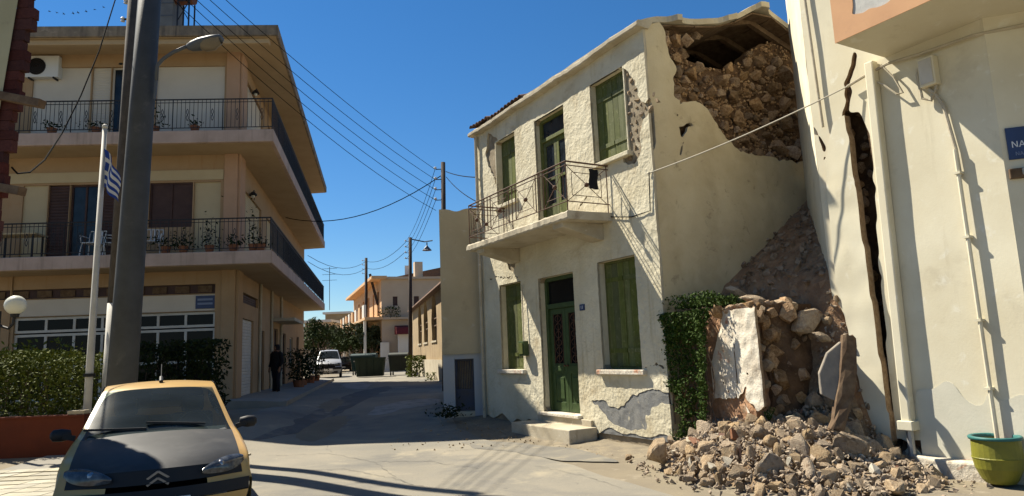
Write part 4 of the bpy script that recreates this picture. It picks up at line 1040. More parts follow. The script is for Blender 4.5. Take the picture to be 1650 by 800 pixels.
# big glazed planter
pc = atz(1608, 784, .03) + Vector((.19, .22, 0)); pc.z = .02
pot = thing('planter', 'yellow green glazed pot with a teal rim beside the right house', 'pot', pc); pot.scale = (.86, .86, .92)
MB().lathe([(.0, .0), (.17, .0), (.21, .05), (.27, .18), (.29, .30), (.297, .305), (.29, .315), (.285, .42), (.28, .52), (.25, .52), (.24, .42), (.0, .42)], n=28).build('body', pot_y, pot, smooth=False)
MB().lathe([(.278, .522), (.305, .525), (.31, .55), (.295, .565), (.25, .56), (.25, .522)], n=28).build('rim', pot_rim, pot, smooth=True)
MB().lathe([(.0, .47), (.249, .47)], n=16).build('soil', soil, pot)
# cable from the house corner to the right house and on along it
A = H.w(-.03, .12, H.onX(1060, 275).z); B = RF.w(-.09, *rp(1365, 140, -.09)); wire('overhead_cable', [A, B], .011, 'pale cable strung from the damaged house corner to the cracked house', mat=wire_l, sag=.06)
pts = [RF.w(-.07, *rp(*q, -.07)) for q in ((1365, 140), (1395, 122), (1430, 103), (1480, 88), (1520, 74), (1566, 58))]
pts += [fW(.6, pts[-1].z + .02, .05), fW(1.6, pts[-1].z + .08, .05)]
o = MB().tube(pts, .02, 6).build('wall_cable', conc, rh); o.parent = rh; o.matrix_parent_inverse = Matrix.Translation(rh.location).inverted(); o.matrix_parent_inverse = (Matrix.Translation(rh.location) @ Matrix.Rotation(TH, 4, 'Z')).inverted()
o = MB().tube([RF.w(-.07, *rp(*q, -.07)) for q in ((1420, 105), (1440, 125), (1455, 150), (1445, 152), (1425, 138), (1400, 125))], .014, 6).build('cable_loop', conc, rh); o.matrix_parent_inverse = (Matrix.Translation(rh.location) @ Matrix.Rotation(TH, 4, 'Z')).inverted()

wood_l = M('pale_wood_boards', (.33, .26, .16), (.24, .18, .11), 4, .8)
# ================================================================== NEIGHBOUR WALL BEYOND THE HOUSE
NY = 17.0
nx0, nx1 = at(711, 500, NY).x, at(800, 500, NY).x
nzt = at(712, 339, NY).z
nb = thing('neighbour_building', 'plain grey beige rendered building end beyond the damaged house', 'building', ((nx0 + nx1) / 2, NY, .2))
nl = lambda x: x - (nx0 + nx1) / 2
zp = at(712, 572, NY).z - .2
rows_top = lambda x: nzt - .2 + .05 * nz2(x, 0, 2.2)
sheet(cuts(nl(nx0), nl(nx1) + .8, .08), cuts(zp, nzt - .1, .08), lambda u, v: v < rows_top(u), lambda u, v, w_: (u, w_ - .01 * nz2(u, v, 2), v), .3, back=True).build('wall', neigh, nb, recalc=False)
gx0, gx1 = nl(at(733, 600, NY + .12).x), nl(at(764, 600, NY + .12).x); gzt = at(740, 579, NY).z - .2; gzb = at(740, 664, NY).z - .2
MB().box(nl(nx0) + .0, gx0, .06, .4, -.5, zp).box(gx1, nl(nx1) + .8, .06, .4, -.5, zp).box(gx0, gx1, .06, .4, gzt, zp).build('lower_wall', neigh_bl, nb)
MB().box(gx0, gx1, .02, .5, -.5, gzb).build('threshold', conc, nb)
gt = MB().box(gx0, gx1, .22, .26, gzb, gzb + (gzt - gzb) * .42).box(gx0, gx0 + .05, .21, .27, gzb, gzt).box(gx1 - .05, gx1, .21, .27, gzb, gzt).box(gx0 + .05, gx1 - .05, .21, .27, gzt - .05, gzt).build('gate', gate_bl, nb)
for i in range(9):
    x = gx0 + .07 + (gx1 - gx0 - .14) * i / 8; MB().tube([(x, .24, gzb + (gzt - gzb) * .42), (x, .24, gzt - .05)], .009, 5).build('gate_bar', gate_bl, gt)
MB().box(gx0, gx1, .38, .40, gzb, gzt).build('gate_backing', wood_l, nb)
MB().box(nl(nx0) + .02, nl(nx0) + .3, .301, 6, -.5, nzt - .3).box(nl(nx0) + .3, nl(nx1) + .8, 5.7, 6, -.5, nzt - .3).box(nl(nx0) + .3, nl(nx1) + .8, .301, 5.7, nzt - .55, nzt - .45).build('side_wall', neigh, nb)
tfu = MB()
for i in range(240):
    a = R.uniform(0, 6.28); P = at(722, 672, 16.3) + Vector((R.gauss(0, .18), R.gauss(0, .15), abs(R.gauss(0, .14)))); leaves(tfu, [P], .045)
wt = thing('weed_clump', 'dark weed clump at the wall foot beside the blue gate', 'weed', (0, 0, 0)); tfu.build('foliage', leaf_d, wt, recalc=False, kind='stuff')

# ================================================================== THE APARTMENT BUILDING
AY = 19.7
A0 = at(376, 655, AY)
AO = Vector((A0.x, A0.y, 0))
AF = Frame(AO, math.radians(4))
ab = thing('apartment_building', 'peach three storey corner apartment block with wraparound balconies', 'building', (A0.x, A0.y, A0.z), math.radians(4))
GZ = A0.z
sv = Vector((-.197, .98, 0)).normalized(); sl_ = Vector((sv.dot(AF.X), sv.dot(AF.Y), 0)); sn = Vector((sl_.y, -sl_.x, 0))   # side direction and outward normal, local
def ap(px, py, y=0):
    q = AF.onY(px, py, y); return q.x, q.z - GZ
sWn = AF.X * sn.x + AF.Y * sn.y
def sp(px, py, off=0):
    P = onp(px, py, AO + sWn * off, sWn); return (P - AO).dot(sv), P.z - GZ
def smp(s, off, z): q = sl_ * s + sn * off; return (q.x, q.y, z)
zb1t = ap(437, 403, -1.15)[1]; zb1b = ap(437, 424, -1.15)[1]
zb2t = ap(440, 208, -1.15)[1]; zb2b = ap(440, 228, -1.15)[1]
zrt = ap(447, 40, -1.15)[1]; zrb = ap(447, 57, -1.15)[1]
xc = ap(438, 415, -1.15)[0]; xcr = ap(448, 45, -1.15)[0]
SL = 18.6; XL = -11.0
def wallbox(par, name, mat, x0, x1, z0, z1, d0, d1, **k): return MB().box(x0, x1, d0, d1, z0, z1).build(name, mat, par, **k)
def winpart(rect, name, mat, dep=.12, frame=white_pt, nx=1, nz=1, pane='pane', fw_=.05, par=ab, flip=None):
    """an inset opening: frame with panes or a blind; rect in wall coordinates"""
    x0, x1, z0, z1 = rect; f = MB()
    P = flip or (lambda x, y, z: (x, y, z))
    def bx(m, a, b, c, d, e, g):
        vs = [(a, c, e), (b, c, e), (b, d, e), (a, d, e), (a, c, g), (b, c, g), (b, d, g), (a, d, g)]
        m.add([P(*v) for v in vs], [(3, 2, 1, 0), (4, 5, 6, 7), (0, 1, 5, 4), (1, 2, 6, 5), (2, 3, 7, 6), (3, 0, 4, 7)])
    bx(f, x0, x0 + fw_, dep - .03, dep + .05, z0, z1); bx(f, x1 - fw_, x1, dep - .03, dep + .05, z0, z1)
    bx(f, x0 + fw_, x1 - fw_, dep - .03, dep + .05, z0, z0 + fw_); bx(f, x0 + fw_, x1 - fw_, dep - .03, dep + .05, z1 - fw_, z1)
    ix, iz = (x1 - x0 - 2 * fw_) / nx, (z1 - z0 - 2 * fw_) / nz
    for i in range(1, nx): bx(f, x0 + fw_ + ix * i - fw_ / 2, x0 + fw_ + ix * i + fw_ / 2, dep - .028, dep + .048, z0 + fw_, z1 - fw_)
    for j in range(1, nz): bx(f, x0 + fw_, x1 - fw_, dep - .026, dep + .046, z0 + fw_ + iz * j - fw_ / 2, z0 + fw_ + iz * j + fw_ / 2)
    fo_ = f.build(name, frame, par)
    for i in range(nx):
        for j in range(nz):
            m = MB(); bx(m, x0 + fw_ + ix * i, x0 + fw_ + ix * (i + 1), dep + .0, dep + .012, z0 + fw_ + iz * j, z0 + fw_ + iz * (j + 1)); m.build(pane, mat, fo_)
    return fo_
def slatted(rect, name, mat, dep, pitch, par=ab, flip=None):
    """a roller shutter: its slats as a saw-tooth sheet"""
    x0, x1, z0, z1 = rect; P = flip or (lambda x, y, z: (x, y, z)); rows = []; z = z0
    while z < z1:
        for dz, dy in ((0, 0), (pitch * .15, -.012), (pitch * .8, -.012), (pitch * .95, 0)):
            if z + dz <= z1: rows.append([P(x0, dep + dy, z + dz), P(x1, dep + dy, z + dz)])
        z += pitch
    return MB().grid(rows).build(name, mat, par)
# --- front openings (x0,x1,z0,z1), local to the corner
gx = lambda px, py: ap(px, py)[0]; gz_ = lambda px, py: ap(px, py)[1]
G_band = (XL + 1.5, gx(347, 465), gz_(300, 474), gz_(300, 459))
G_win = (gx(22, 520), gx(346, 520), .35, gz_(300, 503))
G_board = (gx(22, 490), gx(346, 490), gz_(300, 502), gz_(300, 475))
F1 = [(gx(36, 330), gx(76, 330), 0, 'panel'), (gx(77, 330), gx(111, 330), 0, 'sh'), (gx(112, 330), gx(160, 330), 0, 'glass'), (gx(161, 330), gx(192, 330), 0, 'sh'), (gx(240, 330), gx(310, 330), 1, 'sh2'), (gx(312, 330), gx(355, 330), 2, 'panel')]
z1t, z1s = gz_(300, 294), gz_(300, 366)
F2 = [(gx(52, 140), gx(146, 140), 'panel'), (gx(148, 140), gx(178, 140), 'louv'), (gx(179, 140), gx(200, 140), 'glass'), (gx(203, 140), gx(247, 140), 'panel'), (gx(252, 140), gx(362, 140), 'panel')]
z2t = gz_(300, 107)
fh = [G_band, G_win, G_board]
for a, b, k, t in F1: fh.append((a, b, z1s if k == 1 else zb1t + .02, z1t))
for a, b, t in F2: fh.append((a, b, zb2t + .02, z2t))
UB = cuts(XL, -.02, 50, [q for h in fh for q in h[:2]]); VB = cuts(-.6, zrb, 50, [q for h in fh for q in h[2:]])
sheet(UB, VB, lambda u, v: not inr(u, v, fh), lambda u, v, w_: (u, w_, v), .3, back=True, smooth=0).build('front_wall', peach, ab, recalc=False)
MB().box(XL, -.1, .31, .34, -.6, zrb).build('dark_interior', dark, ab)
MB().box(G_band[0], G_band[1], .10, .14, G_band[2], G_band[3]).build('vent_band', brown_sh, ab)
for i in range(14):
    x = G_band[0] + (G_band[1] - G_band[0]) * (i + .5) / 14; MB().box(x - .20, x + .20, .07, .099, G_band[2] + .04, G_band[3] - .04).build('vent_panel', wood_m, ab)
MB().box(G_board[0], G_board[1], .03, .08, G_board[2] + .006, G_board[3] - .006).build('fascia_board', panel_w, ab)
w_ = G_win[1] - G_win[0]
winpart((G_win[0], G_win[1], gz_(300, 528), G_win[3] - .01), 'shop_window', glass_d, .10, white_pt, 7, 1, fw_=.07)
winpart((G_win[0], G_win[1], G_win[2], gz_(300, 530) - .005), 'shop_window', glass_d, .11, white_pt, 7, 2, fw_=.07)
for a, b, k, t in F1:
    z0 = z1s if k == 1 else zb1t + .02
    if t == 'panel': MB().box(a, b, .06, .12, z0, z1t).build('beige_panel', panel_b, ab)
    elif t == 'sh': slatted((a, b, z0, z1t), 'dark_shutter', brown_sh, .08, .09)
    elif t == 'sh2': winpart((a, b, z0, z1t), 'dark_shutter', brown_sh, .08, brown_sh, 2, 1, 'shutter_leaf')
    else: winpart((a, b, z0, z1t), 'balcony_door', glass_b, .12, brown_sh, 2, 1)
for a, b, t in F2:
    z0 = zb2t + .02
    if t == 'panel': MB().box(a, b, .06, .12, z0, z2t).build('white_panel', panel_w, ab)
    elif t == 'louv': slatted((a, b, z0, z2t), 'louvred_shutter', panel_w, .08, .08)
    else: winpart((a, b, z0, z2t), 'balcony_door', glass_b, .12, panel_w, 1, 1)
# raised pilasters and string bands on the front
for z0, z1 in ((-.6, zb1b), (zb1t, zb2b), (zb2t, zrb)):
    m = MB(); m.box(gx(362, 300), -.001, -.07, -.001, z0 + .004, z1 - .004)
    P = [(-.07, ), ]
    m.build('pilaster', pinkish if z0 > 0 else peach, ab, bevel=.01)
    q = MB(); q.prism([(.0, .0), (.75, .0), (.75, .07), (-.0, .07)], lambda s, o: smp(s, o, z0 + .006), lambda s, o: smp(s, o, z1 - .006)); q.build('pilaster', pinkish if z0 > 0 else peach, ab, bevel=.01)
MB().box(XL, gx(361, 280), -.035, -.001, gz_(300, 291), gz_(300, 275)).build('lintel_band', panel_b, ab)
MB().box(gx(20, 450), gx(22, 450), -.05, -.001, -.5, zb1b - .01).build('pilaster', peach, ab)
# --- side wall
side_open = [('gar', sp(383, 560)[0], sp(408, 560)[0], .12, gz_(300, 512)), ('ven', sp(384, 480)[0], sp(416, 480)[0], gz_(300, 486), gz_(300, 468)),
             ('dor', 4.4, 5.3, .15, 2.3), ('dor', 7.6, 8.7, .15, 2.5), ('dor', 10.2, 11.2, .15, 2.4), ('win', 12.6, 13.8, .9, 2.3), ('dor', 15.4, 16.4, .15, 2.4)]
for k, (a, b) in enumerate(((1.2, 4.2), (5.4, 7.2), (9.0, 11.0), (13, 15))):
    side_open.append(('pan' if k == 0 else 'sh', a, b, zb1t + .05, z1t)); side_open.append(('wh' if k == 0 else 'sh', a, b, zb2t + .05, z2t))
sh_ = [o[1:] for o in side_open]
sfl = lambda x, y, z: smp(x, -y, z)
sheet(cuts(.02, SL, 50, [q for h in sh_ for q in h[:2]]), cuts(-.6, zrb, 50, [q for h in sh_ for q in h[2:]]), lambda u, v: not inr(u, v, sh_), lambda u, v, w_: smp(u, -w_, v), .3, back=True, smooth=0).build('side_wall', peach, ab, recalc=False)
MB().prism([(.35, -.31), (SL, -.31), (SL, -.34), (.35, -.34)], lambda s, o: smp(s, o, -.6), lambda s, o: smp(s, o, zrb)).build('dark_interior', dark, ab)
MB().prism([(SL, .0), (SL + .3, 0), (SL + .3, -10), (SL, -10)], lambda s, o: smp(s, o, -.6), lambda s, o: smp(s, o, zrb)).build('rear_wall', peach, ab)
for t, a, b, z0, z1 in side_open:
    if t == 'gar': slatted((a, b, z0, z1), 'garage_shutter', white_pt, .08, .10, flip=sfl)
    elif t == 'ven': slatted((a, b, z0, z1), 'vent_grille', brown_sh, .08, .07, flip=sfl)
    elif t == 'pan': slatted((a, b, z0, z1), 'roller_blind', panel_b, .08, .08, flip=sfl)
    elif t == 'wh': slatted((a, b, z0, z1), 'roller_blind', panel_w, .08, .08, flip=sfl)
    elif t == 'sh': slatted((a, b, z0, z1), 'roller_blind', panel_b, .08, .08, flip=sfl)
    elif t == 'win': winpart((a, b, z0, z1), 'side_window', glass_d, .1, white_pt, 2, 1, flip=sfl)
    else: winpart((a, b, z0, z1), 'side_door', brown_sh, .1, brown_sh, 1, 1, 'door_leaf', flip=sfl)
for s in (4.0, 6.6, 9.3): MB().tube([smp(s, .06, -.3), smp(s, .06, zb1b)], .05, 7).build('drainpipe', conc, ab)
MB().prism([(7.0, .0), (10.0, .0), (10.0, .85), (7.0, .85)], lambda s, o: smp(s, o, 2.75), lambda s, o: smp(s, o, 2.87)).build('door_canopy', conc, ab)
# --- slabs and roof
def slab(name, mat, z0, z1, ex, x_c, bev=.02, top=None):
    c = Vector((x_c, -1.15, 0)); e = c + sl_ * (SL + 1.0)
    poly = [(XL, -1.15), (c.x, c.y), (e.x, e.y), (e.x - 3.2, e.y), (XL + sl_.x * 5, e.y)]
    return MB().prism(poly, lambda x, y: (x, y, z0), lambda x, y: (x, y, z1)).build(name, mat, ab, bevel=bev)
slab('balcony_slab', slab_pink, zb1b, zb1t, 0, xc); slab('balcony_slab', slab_pink, zb2b, zb2t, 0, xc)
for z in (zb1b, zb2b):    # ochre soffit skin just under each balcony
    c = Vector((xc - .12, -1.05, 0)); e = c + sl_ * (SL + .8)
    for poly in ([(XL, -1.05), (c.x, c.y), (.004, -.004), (XL, -.004)], [(c.x, c.y), (e.x, e.y), (sl_.x * SL + sn.x * .004, sl_.y * SL), (.004, -.004)]):
        MB().prism(poly, lambda x, y: (x, y, z - .012), lambda x, y: (x, y, z - .002)).build('soffit', soffit, ab)
slab('roof', roof_edge, zrb, zrt, 0, xcr)
c = Vector((xcr - .08, -1.08, 0)); e = c + sl_ * (SL + .9)
for poly in ([(XL, -1.08), (c.x, c.y), (.004, -.004), (XL, -.004)], [(c.x, c.y), (e.x, e.y), (sl_.x * SL + sn.x * .004, sl_.y * SL), (.004, -.004)]):
    MB().prism(poly, lambda x, y: (x, y, zrb - .014), lambda x, y: (x, y, zrb - .002)).build('soffit', soffit, ab)
MB().box(XL, xcr - .3, -1.0, -.8, zrb - .17, zrb - .016).build('eave_beam', soffit, ab, bevel=.02)
# --- railings: rails and posts, with the thin balusters as one bundle each
def railing(zt, h=.93, ex=0):
    c = Vector((xc - .06, -1.09, 0)); e = c + sl_ * (SL + .85); r_ = MB(); b_ = MB()
    for z, rr in ((zt + h, .022), (zt + h - .09, .012), (zt + .09, .014)):
        r_.tube([(XL, -1.09, z), (c.x, c.y, z), (e.x, e.y, z), (e.x - 1.0, e.y, z)], rr, 6)
    n = int((c.x - XL) / .115)
    for i in range(n):
        x = c.x - i * .115
        (r_ if i % 12 == 0 else b_).tube([(x, -1.09, zt - .02 if i % 12 == 0 else zt + .09), (x, -1.09, zt + h)], .014 if i % 12 == 0 else .0075, 5, caps=False)
        if i % 6 == 3:      # scroll ornament in every sixth gap
            for k in (-1, 1): b_.tube([(x + .057 + k * .03 * math.sin(t), -1.09, zt + .3 + .35 * t / 6.28) for t in (0, .8, 1.57, 2.4, 3.14, 3.9, 4.7, 5.5, 6.28)], .009, 4, caps=False)
    n = int((e - c).length / .115)
    for i in range(1, n):
        p = c + sl_ * (i * .115); (r_ if i % 12 == 0 else b_).tube([(p.x, p.y, zt - .02 if i % 12 == 0 else zt + .09), (p.x, p.y, zt + h)], .014 if i % 12 == 0 else .0075, 5, caps=False)
    o = r_.build('balcony_railing', iron_b, ab); b_.build('balusters', iron_b, o, recalc=False, kind='stuff')
railing(zb1t); railing(zb2t)
# wall lamps
def wall_lamp(px, py, label, side=False):
    P = onp(px, py, AO + sWn * .12, sWn) if side else at(px, py, AY - .15)
    t = thing('wall_lamp', label, 'wall lamp', P)
    MB().lathe([(.0, .14), (.05, .13), (.11, .06), (.13, .02), (.10, .0)], n=10).build('shade', iron_b, t); MB().ball((0, 0, .0), .06, 8, 6).build('bulb', globe_m, t)
    MB().tube([(0, 0, .13), (0, .05, .2), (0, .16, .18)], .014, 5).build('arm', iron_b, t)
wall_lamp(197, 107, 'small dark wall lamp above the top floor louvred door')
wall_lamp(140, 287, 'small wall lamp above the first floor balcony glass door')
wall_lamp(408, 316, 'small lamp on the side wall of the first floor by the corner', True)
wall_lamp(412, 152, 'small lamp on the side wall of the top floor by the corner', True)
# blue sign over the shop window
q0, q1 = ap(315, 477, -.02), ap(345, 497, -.02)
sg2 = thing('shop_sign', 'small blue sign with two faded lines above the shop window', 'sign', AF.w((q0[0] + q1[0]) / 2, 0, q1[1] + GZ), math.radians(4))
hw, hh = (q1[0] - q0[0]) / 2, q0[1] - q1[1]
MB().box(-hw, hw, -.0, .022, 0, hh).build('panel', blue_sign, sg2)
for z in (.62, .3): MB().box(-hw * .8, hw * .8, -.004, -.001, hh * z, hh * z + .06).build('faded_line', text_dim, sg2)
# air conditioner
P = at(76, 126, AY - .35)
ac = thing('air_conditioner', 'white air conditioner hanging under the roof of the apartment block', 'air conditioner', P, math.radians(4))
MB().box(-.52, .42, -.2, .2, -.05, .62).build('casing', plastic_w, ac, bevel=.02)
MB().lathe([(.001, 0), (.25, 0), (.27, .02), (.25, .03)], n=20).mesh('fan_grille', iron_b)
fg = MB(); 
for r_ in (.05, .10, .15, .20, .25): fg.tube([(-.2 + r_ * math.cos(t * .314), -.225, .28 + r_ * math.sin(t * .314)) for t in range(21)], .008, 4)
fg.build('fan_grille', iron_b, ac); MB().tube([(-.2, -.215, .28), (-.2, -.19, .28)], .26, 20).build('fan_opening', dark, ac)
for x in (-.4, .3): MB().box(x - .02, x + .02, -.22, .34, -.10, -.052).build('bracket', iron_b, ac)
# rooftop tank and frame, antenna
P = at(272, 40, AY + 2.2)
tk = thing('rooftop_tank', 'grey water tank standing on the apartment roof behind the poles', 'tank', P)
MB().box(-.55, .33, -.4, .4, -.6, 1.5).build('tank_body', tank_m, tk, bevel=.03)
for k in range(3): MB().box(-.56, .34, -.41, -.402, .1 + k * .45, .14 + k * .45).build('rib', lamp_grey, tk)
P2 = at(298, 38, AY + 2.0)
tr = thing('solar_boiler', 'rusty boiler drum on a lattice stand on the apartment roof', 'boiler', P2)
MB().tube([(-.35, 0, .95), (.28, 0, .95)], .26, 14).build('drum', tank_r, tr)
fr_ = MB()
for x in (-.16, .22):
    for y in (-.2, .2): fr_.bar((x, y, -.6), (x, y, .75), .04, .04)
for s_ in (-1, 1): fr_.bar((-.16 * s_ if s_ > 0 else .22, -.2, 0), (.22 if s_ > 0 else -.16, -.2, .7), .025, .025)
fr_.bar((-.16, -.2, .72), (.22, -.2, .72), .04, .04); fr_.build('stand', iron_b, tr)
def aerial(px, py0, Y, h, label, par_z):
    P = at(px, py0, Y); t = thing('antenna', label, 'antenna', P); MB().tube([(0, 0, 0), (0, 0, h)], .025, 6).build('mast', iron_b, t)
    m = MB()
    for k in range(3):
        z = h - .12 - k * .45; m.tube([(-.55, .05, z), (.55, -.05, z)], .014, 4)
        for j in range(6): x = -.5 + j * .2; m.tube([(x, -.2, z), (x, .2, z)], .008, 4)
    m.build('boom', iron_b, t)
aerial(531, 500, 52, 3.3, 'thin television antenna standing beyond the end of the apartment block', 0)
# things on the balconies
def pot_plant(x, y, z, label, h=.4, wd=.22, par=None, n=70, flowers=False):
    t = thing('potted_plant', label, 'potted plant', AF.w(x, y, z + GZ), 0, 'plants on the balconies')
    MB().lathe([(.001, 0), (.09, 0), (.13, .2), (.14, .22), (.11, .22), (.001, .2)], n=10).build('pot', terra, t)
    pts = [(R.gauss(0, wd * .45), R.gauss(0, wd * .4), .2 + abs(R.gauss(0, .5)) * h) for _ in range(n)]
    leaves(MB(), pts, .05).build('foliage', leaf_d, t, recalc=False, kind='stuff')
bx_ = lambda px, py: ap(px, py, -.85)[0]
pot_plant(bx_(268, 385), -.85, zb1t, 'bushy potted plant on the first floor balcony right of the white chair', .35, .5, n=120)
pot_plant(bx_(296, 385), -.85, zb1t, 'second bushy plant on the first floor balcony below the dark shutters', .35, .45, n=110)
pot_plant(bx_(338, 380), -.85, zb1t, 'tall leafy potted plant on the first floor balcony below the beige panel', .8, .3, n=110)
pot_plant(bx_(376, 392), -.85, zb1t, 'low dark potted plant beside the corner pilaster on the first floor', .3, .4, n=90)
pot_plant(bx_(408, 372), -.85, zb1t, 'tall thin potted plant at the corner of the first floor railing', .95, .2, n=80)
pot_plant(bx_(420, 395), -.85, zb1t, 'low potted plant at the railing corner on the first floor', .25, .3, n=70)
pot_plant(ap(250, 195, -.85)[0], -.85, zb2t, 'potted plant on the top floor balcony just right of the big pole', .45, .35, n=90)
pot_plant(ap(314, 200, -.85)[0], -.85, zb2t, 'small potted plant on the top floor balcony before the white panel', .3, .2, n=60)
pot_plant(ap(84, 205, -.85)[0], -.85, zb2t, 'trailing plant on the top floor balcony below the air conditioner', .2, .3, n=60)
pot_plant(ap(155, 208, -.85)[0], -.85, zb2t, 'dark plant on the top floor balcony before the louvred shutter', .2, .4, n=80)
def chair(x, y, z, rz, label):
    t = thing('plastic_chair', label, 'chair', AF.w(x, y, z + GZ), rz, 'white chairs on the balcony')
    MB().box(-.22, .22, -.22, .22, .40, .43).build('seat', plastic_w, t, bevel=.01)
    b = MB(); b.tube([(-.22, .22, .43), (-.21, .27, .82), (.21, .27, .82), (.22, .22, .43)], .018, 6); 
    for k in (-.1, 0, .1): b.bar((k, .22, .44), (k, .27, .8), .05, .012)
    b.build('backrest', plastic_w, t)
    for sx_ in (-1, 1):
        for sy in (-1, 1): MB().tube([(.2 * sx_, .2 * sy, .4), (.24 * sx_, .24 * sy, 0)], .018, 6).build('leg', plastic_w, t)
        MB().tube([(.24 * sx_, .24, .62), (.25 * sx_, -.2, .62), (.22 * sx_, -.22, .41)], .016, 6).build('armrest', plastic_w, t)
chair(ap(150, 395, -.55)[0], -.55, zb1t, .1, 'white plastic chair on the balcony behind the flagpole')
chair(ap(178, 395, -.5)[0], -.45, zb1t, -.9, 'white plastic chair on the balcony between the flagpole and dark pole')
chair(ap(246, 395, -.55)[0], -.55, zb1t, .3, 'white plastic chair on the balcony just right of the big pole')
t = thing('balcony_table', 'low table with a pale top on the left of the first floor balcony', 'table', AF.w(ap(30, 395, -.6)[0], -.6, zb1t + GZ), math.radians(4))
MB().box(-.6, .6, -.3, .3, .68, .72).build('tabletop', panel_b, t)
for sx_ in (-1, 1):
    for sy in (-1, 1): MB().bar((.5 * sx_, .22 * sy, 0), (.5 * sx_, .22 * sy, .68), .04, .04).build('leg', iron_b, t)
# pavement along the side wall
pw = MB(); rows = []
for i in range(40):
    s = -.9 + i * .54; rows.append([])
    for off, dz in ((1.55, -.24), (1.55, -.0), (1.40, .0), (.6, .06), (-.05, .10), (-.06, -.2)):
        q = AO + sv * s + sWn * off; rows[-1].append((q.x, q.y, gz(q.x, q.y) + .13 + dz))
pw.grid(rows); pw.f += [tuple(range(6)), tuple(range(len(pw.v) - 6, len(pw.v)))[::-1]]; tag(pw.build('pavement', pave_m), kind='structure')
# person in black by the doorway
def person(P, rz, hgt):
    t = thing('person', 'person in dark jacket and trousers standing by the shaded doorway', 'person', P, rz)
    k = hgt / 1.72
    J = {'pel': (0, 0, .93, .135), 'wai': (0, .01, 1.08, .125), 'che': (0, .0, 1.30, .15), 'nec': (0, .0, 1.47, .055), 'hea': (0, -.01, 1.58, .09), 'top': (0, .0, 1.67, .07)}
    vs = []; es = []; rad = []
    def add(p, r_, par=None):
        vs.append(Vector(p[:3]) * k); rad.append(r_ * k)
        if par is not None: es.append((par, len(vs) - 1))
        return len(vs) - 1
    pel = add((0, 0, .93), .135); wai = add((0, .01, 1.10), .125, pel); che = add((0, 0, 1.32), .145, wai); nk = add((0, 0, 1.47), .052, che); hd = add((0, -.015, 1.57), .088, nk); add((0, 0, 1.66), .07, hd)
    nose = add((0, -.105, 1.565), .016, hd)
    for s in (-1, 1):
        sh = add((.17 * s, 0, 1.41), .06, che); el = add((.25 * s, .02, 1.13), .042, sh); wr = add((.25 * s, -.07, .90), .03, el); pa = add((.25 * s, -.09, .82), .034, wr)
        for f_ in range(4):
            a = add((.25 * s, -.125 + .022 * f_, .765), .010, pa); add((.245 * s, -.122 + .022 * f_, .72 + .008 * abs(f_ - 1)), .008, a)
        th_ = add((.235 * s, -.135, .81), .011, pa); add((.23 * s, -.15, .77), .009, th_)
        hp = add((.09 * s, 0, .86), .095, pel); kn = add((.10 * s, -.03 * s, .48), .062, hp); an = add((.105 * s, -.01 * s, .09), .042, kn); add((.115 * s, -.13, .04), .038, an)
    me = bpy.data.meshes.new('body'); me.from_pydata([tuple(v) for v in vs], es, []); o = link('body', me, t)
    m = o.modifiers.new('skin', 'SKIN'); lay = me.skin_vertices[0].data if me.skin_vertices else None
    if lay is None:
        bm = bmesh.new(); bm.from_mesh(me); bm.verts.layers.skin.verify(); bm.to_mesh(me); bm.free(); lay = me.skin_vertices[0].data
    for i, r_ in enumerate(rad): lay[i].radius = (r_, r_)
    lay[0].use_root = True
    q = o.modifiers.new('sub', 'SUBSURF'); q.levels = q.render_levels = 1; me.materials.append(skin_m)
    # jacket, trousers, headscarf
    jk = MB(); n = 14; rows = []
    for z, a, b in ((.78, .21, .165), (.92, .205, .165), (1.08, .19, .15), (1.25, .21, .155), (1.38, .20, .135), (1.46, .10, .08)):
        rows.append([(a * k * math.cos(6.283 * j / n), b * k * math.sin(6.283 * j / n), z * k) for j in range(n)])
    jk.grid(rows, closed=True)
    for s in (-1, 1): jk.tube([(.14 * s * k, 0, 1.41 * k), (.20 * s * k, 0, 1.36 * k), (.255 * s * k, .02 * k, 1.12 * k), (.25 * s * k, -.07 * k, .92 * k)], [.07 * k, .078 * k, .062 * k, .05 * k], 9)
    jk.build('jacket', cloth_k, t, smooth=True)
    tr_ = MB()
    for s in (-1, 1): tr_.tube([(.085 * s * k, 0, .93 * k), (.09 * s * k, 0, .80 * k), (.10 * s * k, -.03 * s * k, .48 * k), (.105 * s * k, -.01 * s * k, .08 * k)], [.11 * k, .11 * k, .082 * k, .07 * k], 9)
    tr_.build('trousers', cloth_k2, t, smooth=True)
    MB().lathe([(.03, 1.70), (.085, 1.68), (.108, 1.60), (.098, 1.52), (.075, 1.47)], (0, .025, 0), 12).build('hair', cloth_k, t, smooth=True).scale = (k, k, k)
    for s in (-1, 1):
        MB().ball((.035 * s * k, -.088 * k, 1.59 * k), .011, 6, 4).build('eye', dark, t)
    for s in (-1, 1): MB().ball((.112 * s * k, -.06 * k, .04 * k), .055 * k, 8, 5).build('shoe', cloth_k, t)
PP = at(440, 641, 24.0)
person(Vector((PP.x + .1, 24.0, gz(PP.x, 24.0) + .13)), -.5, 1.70)
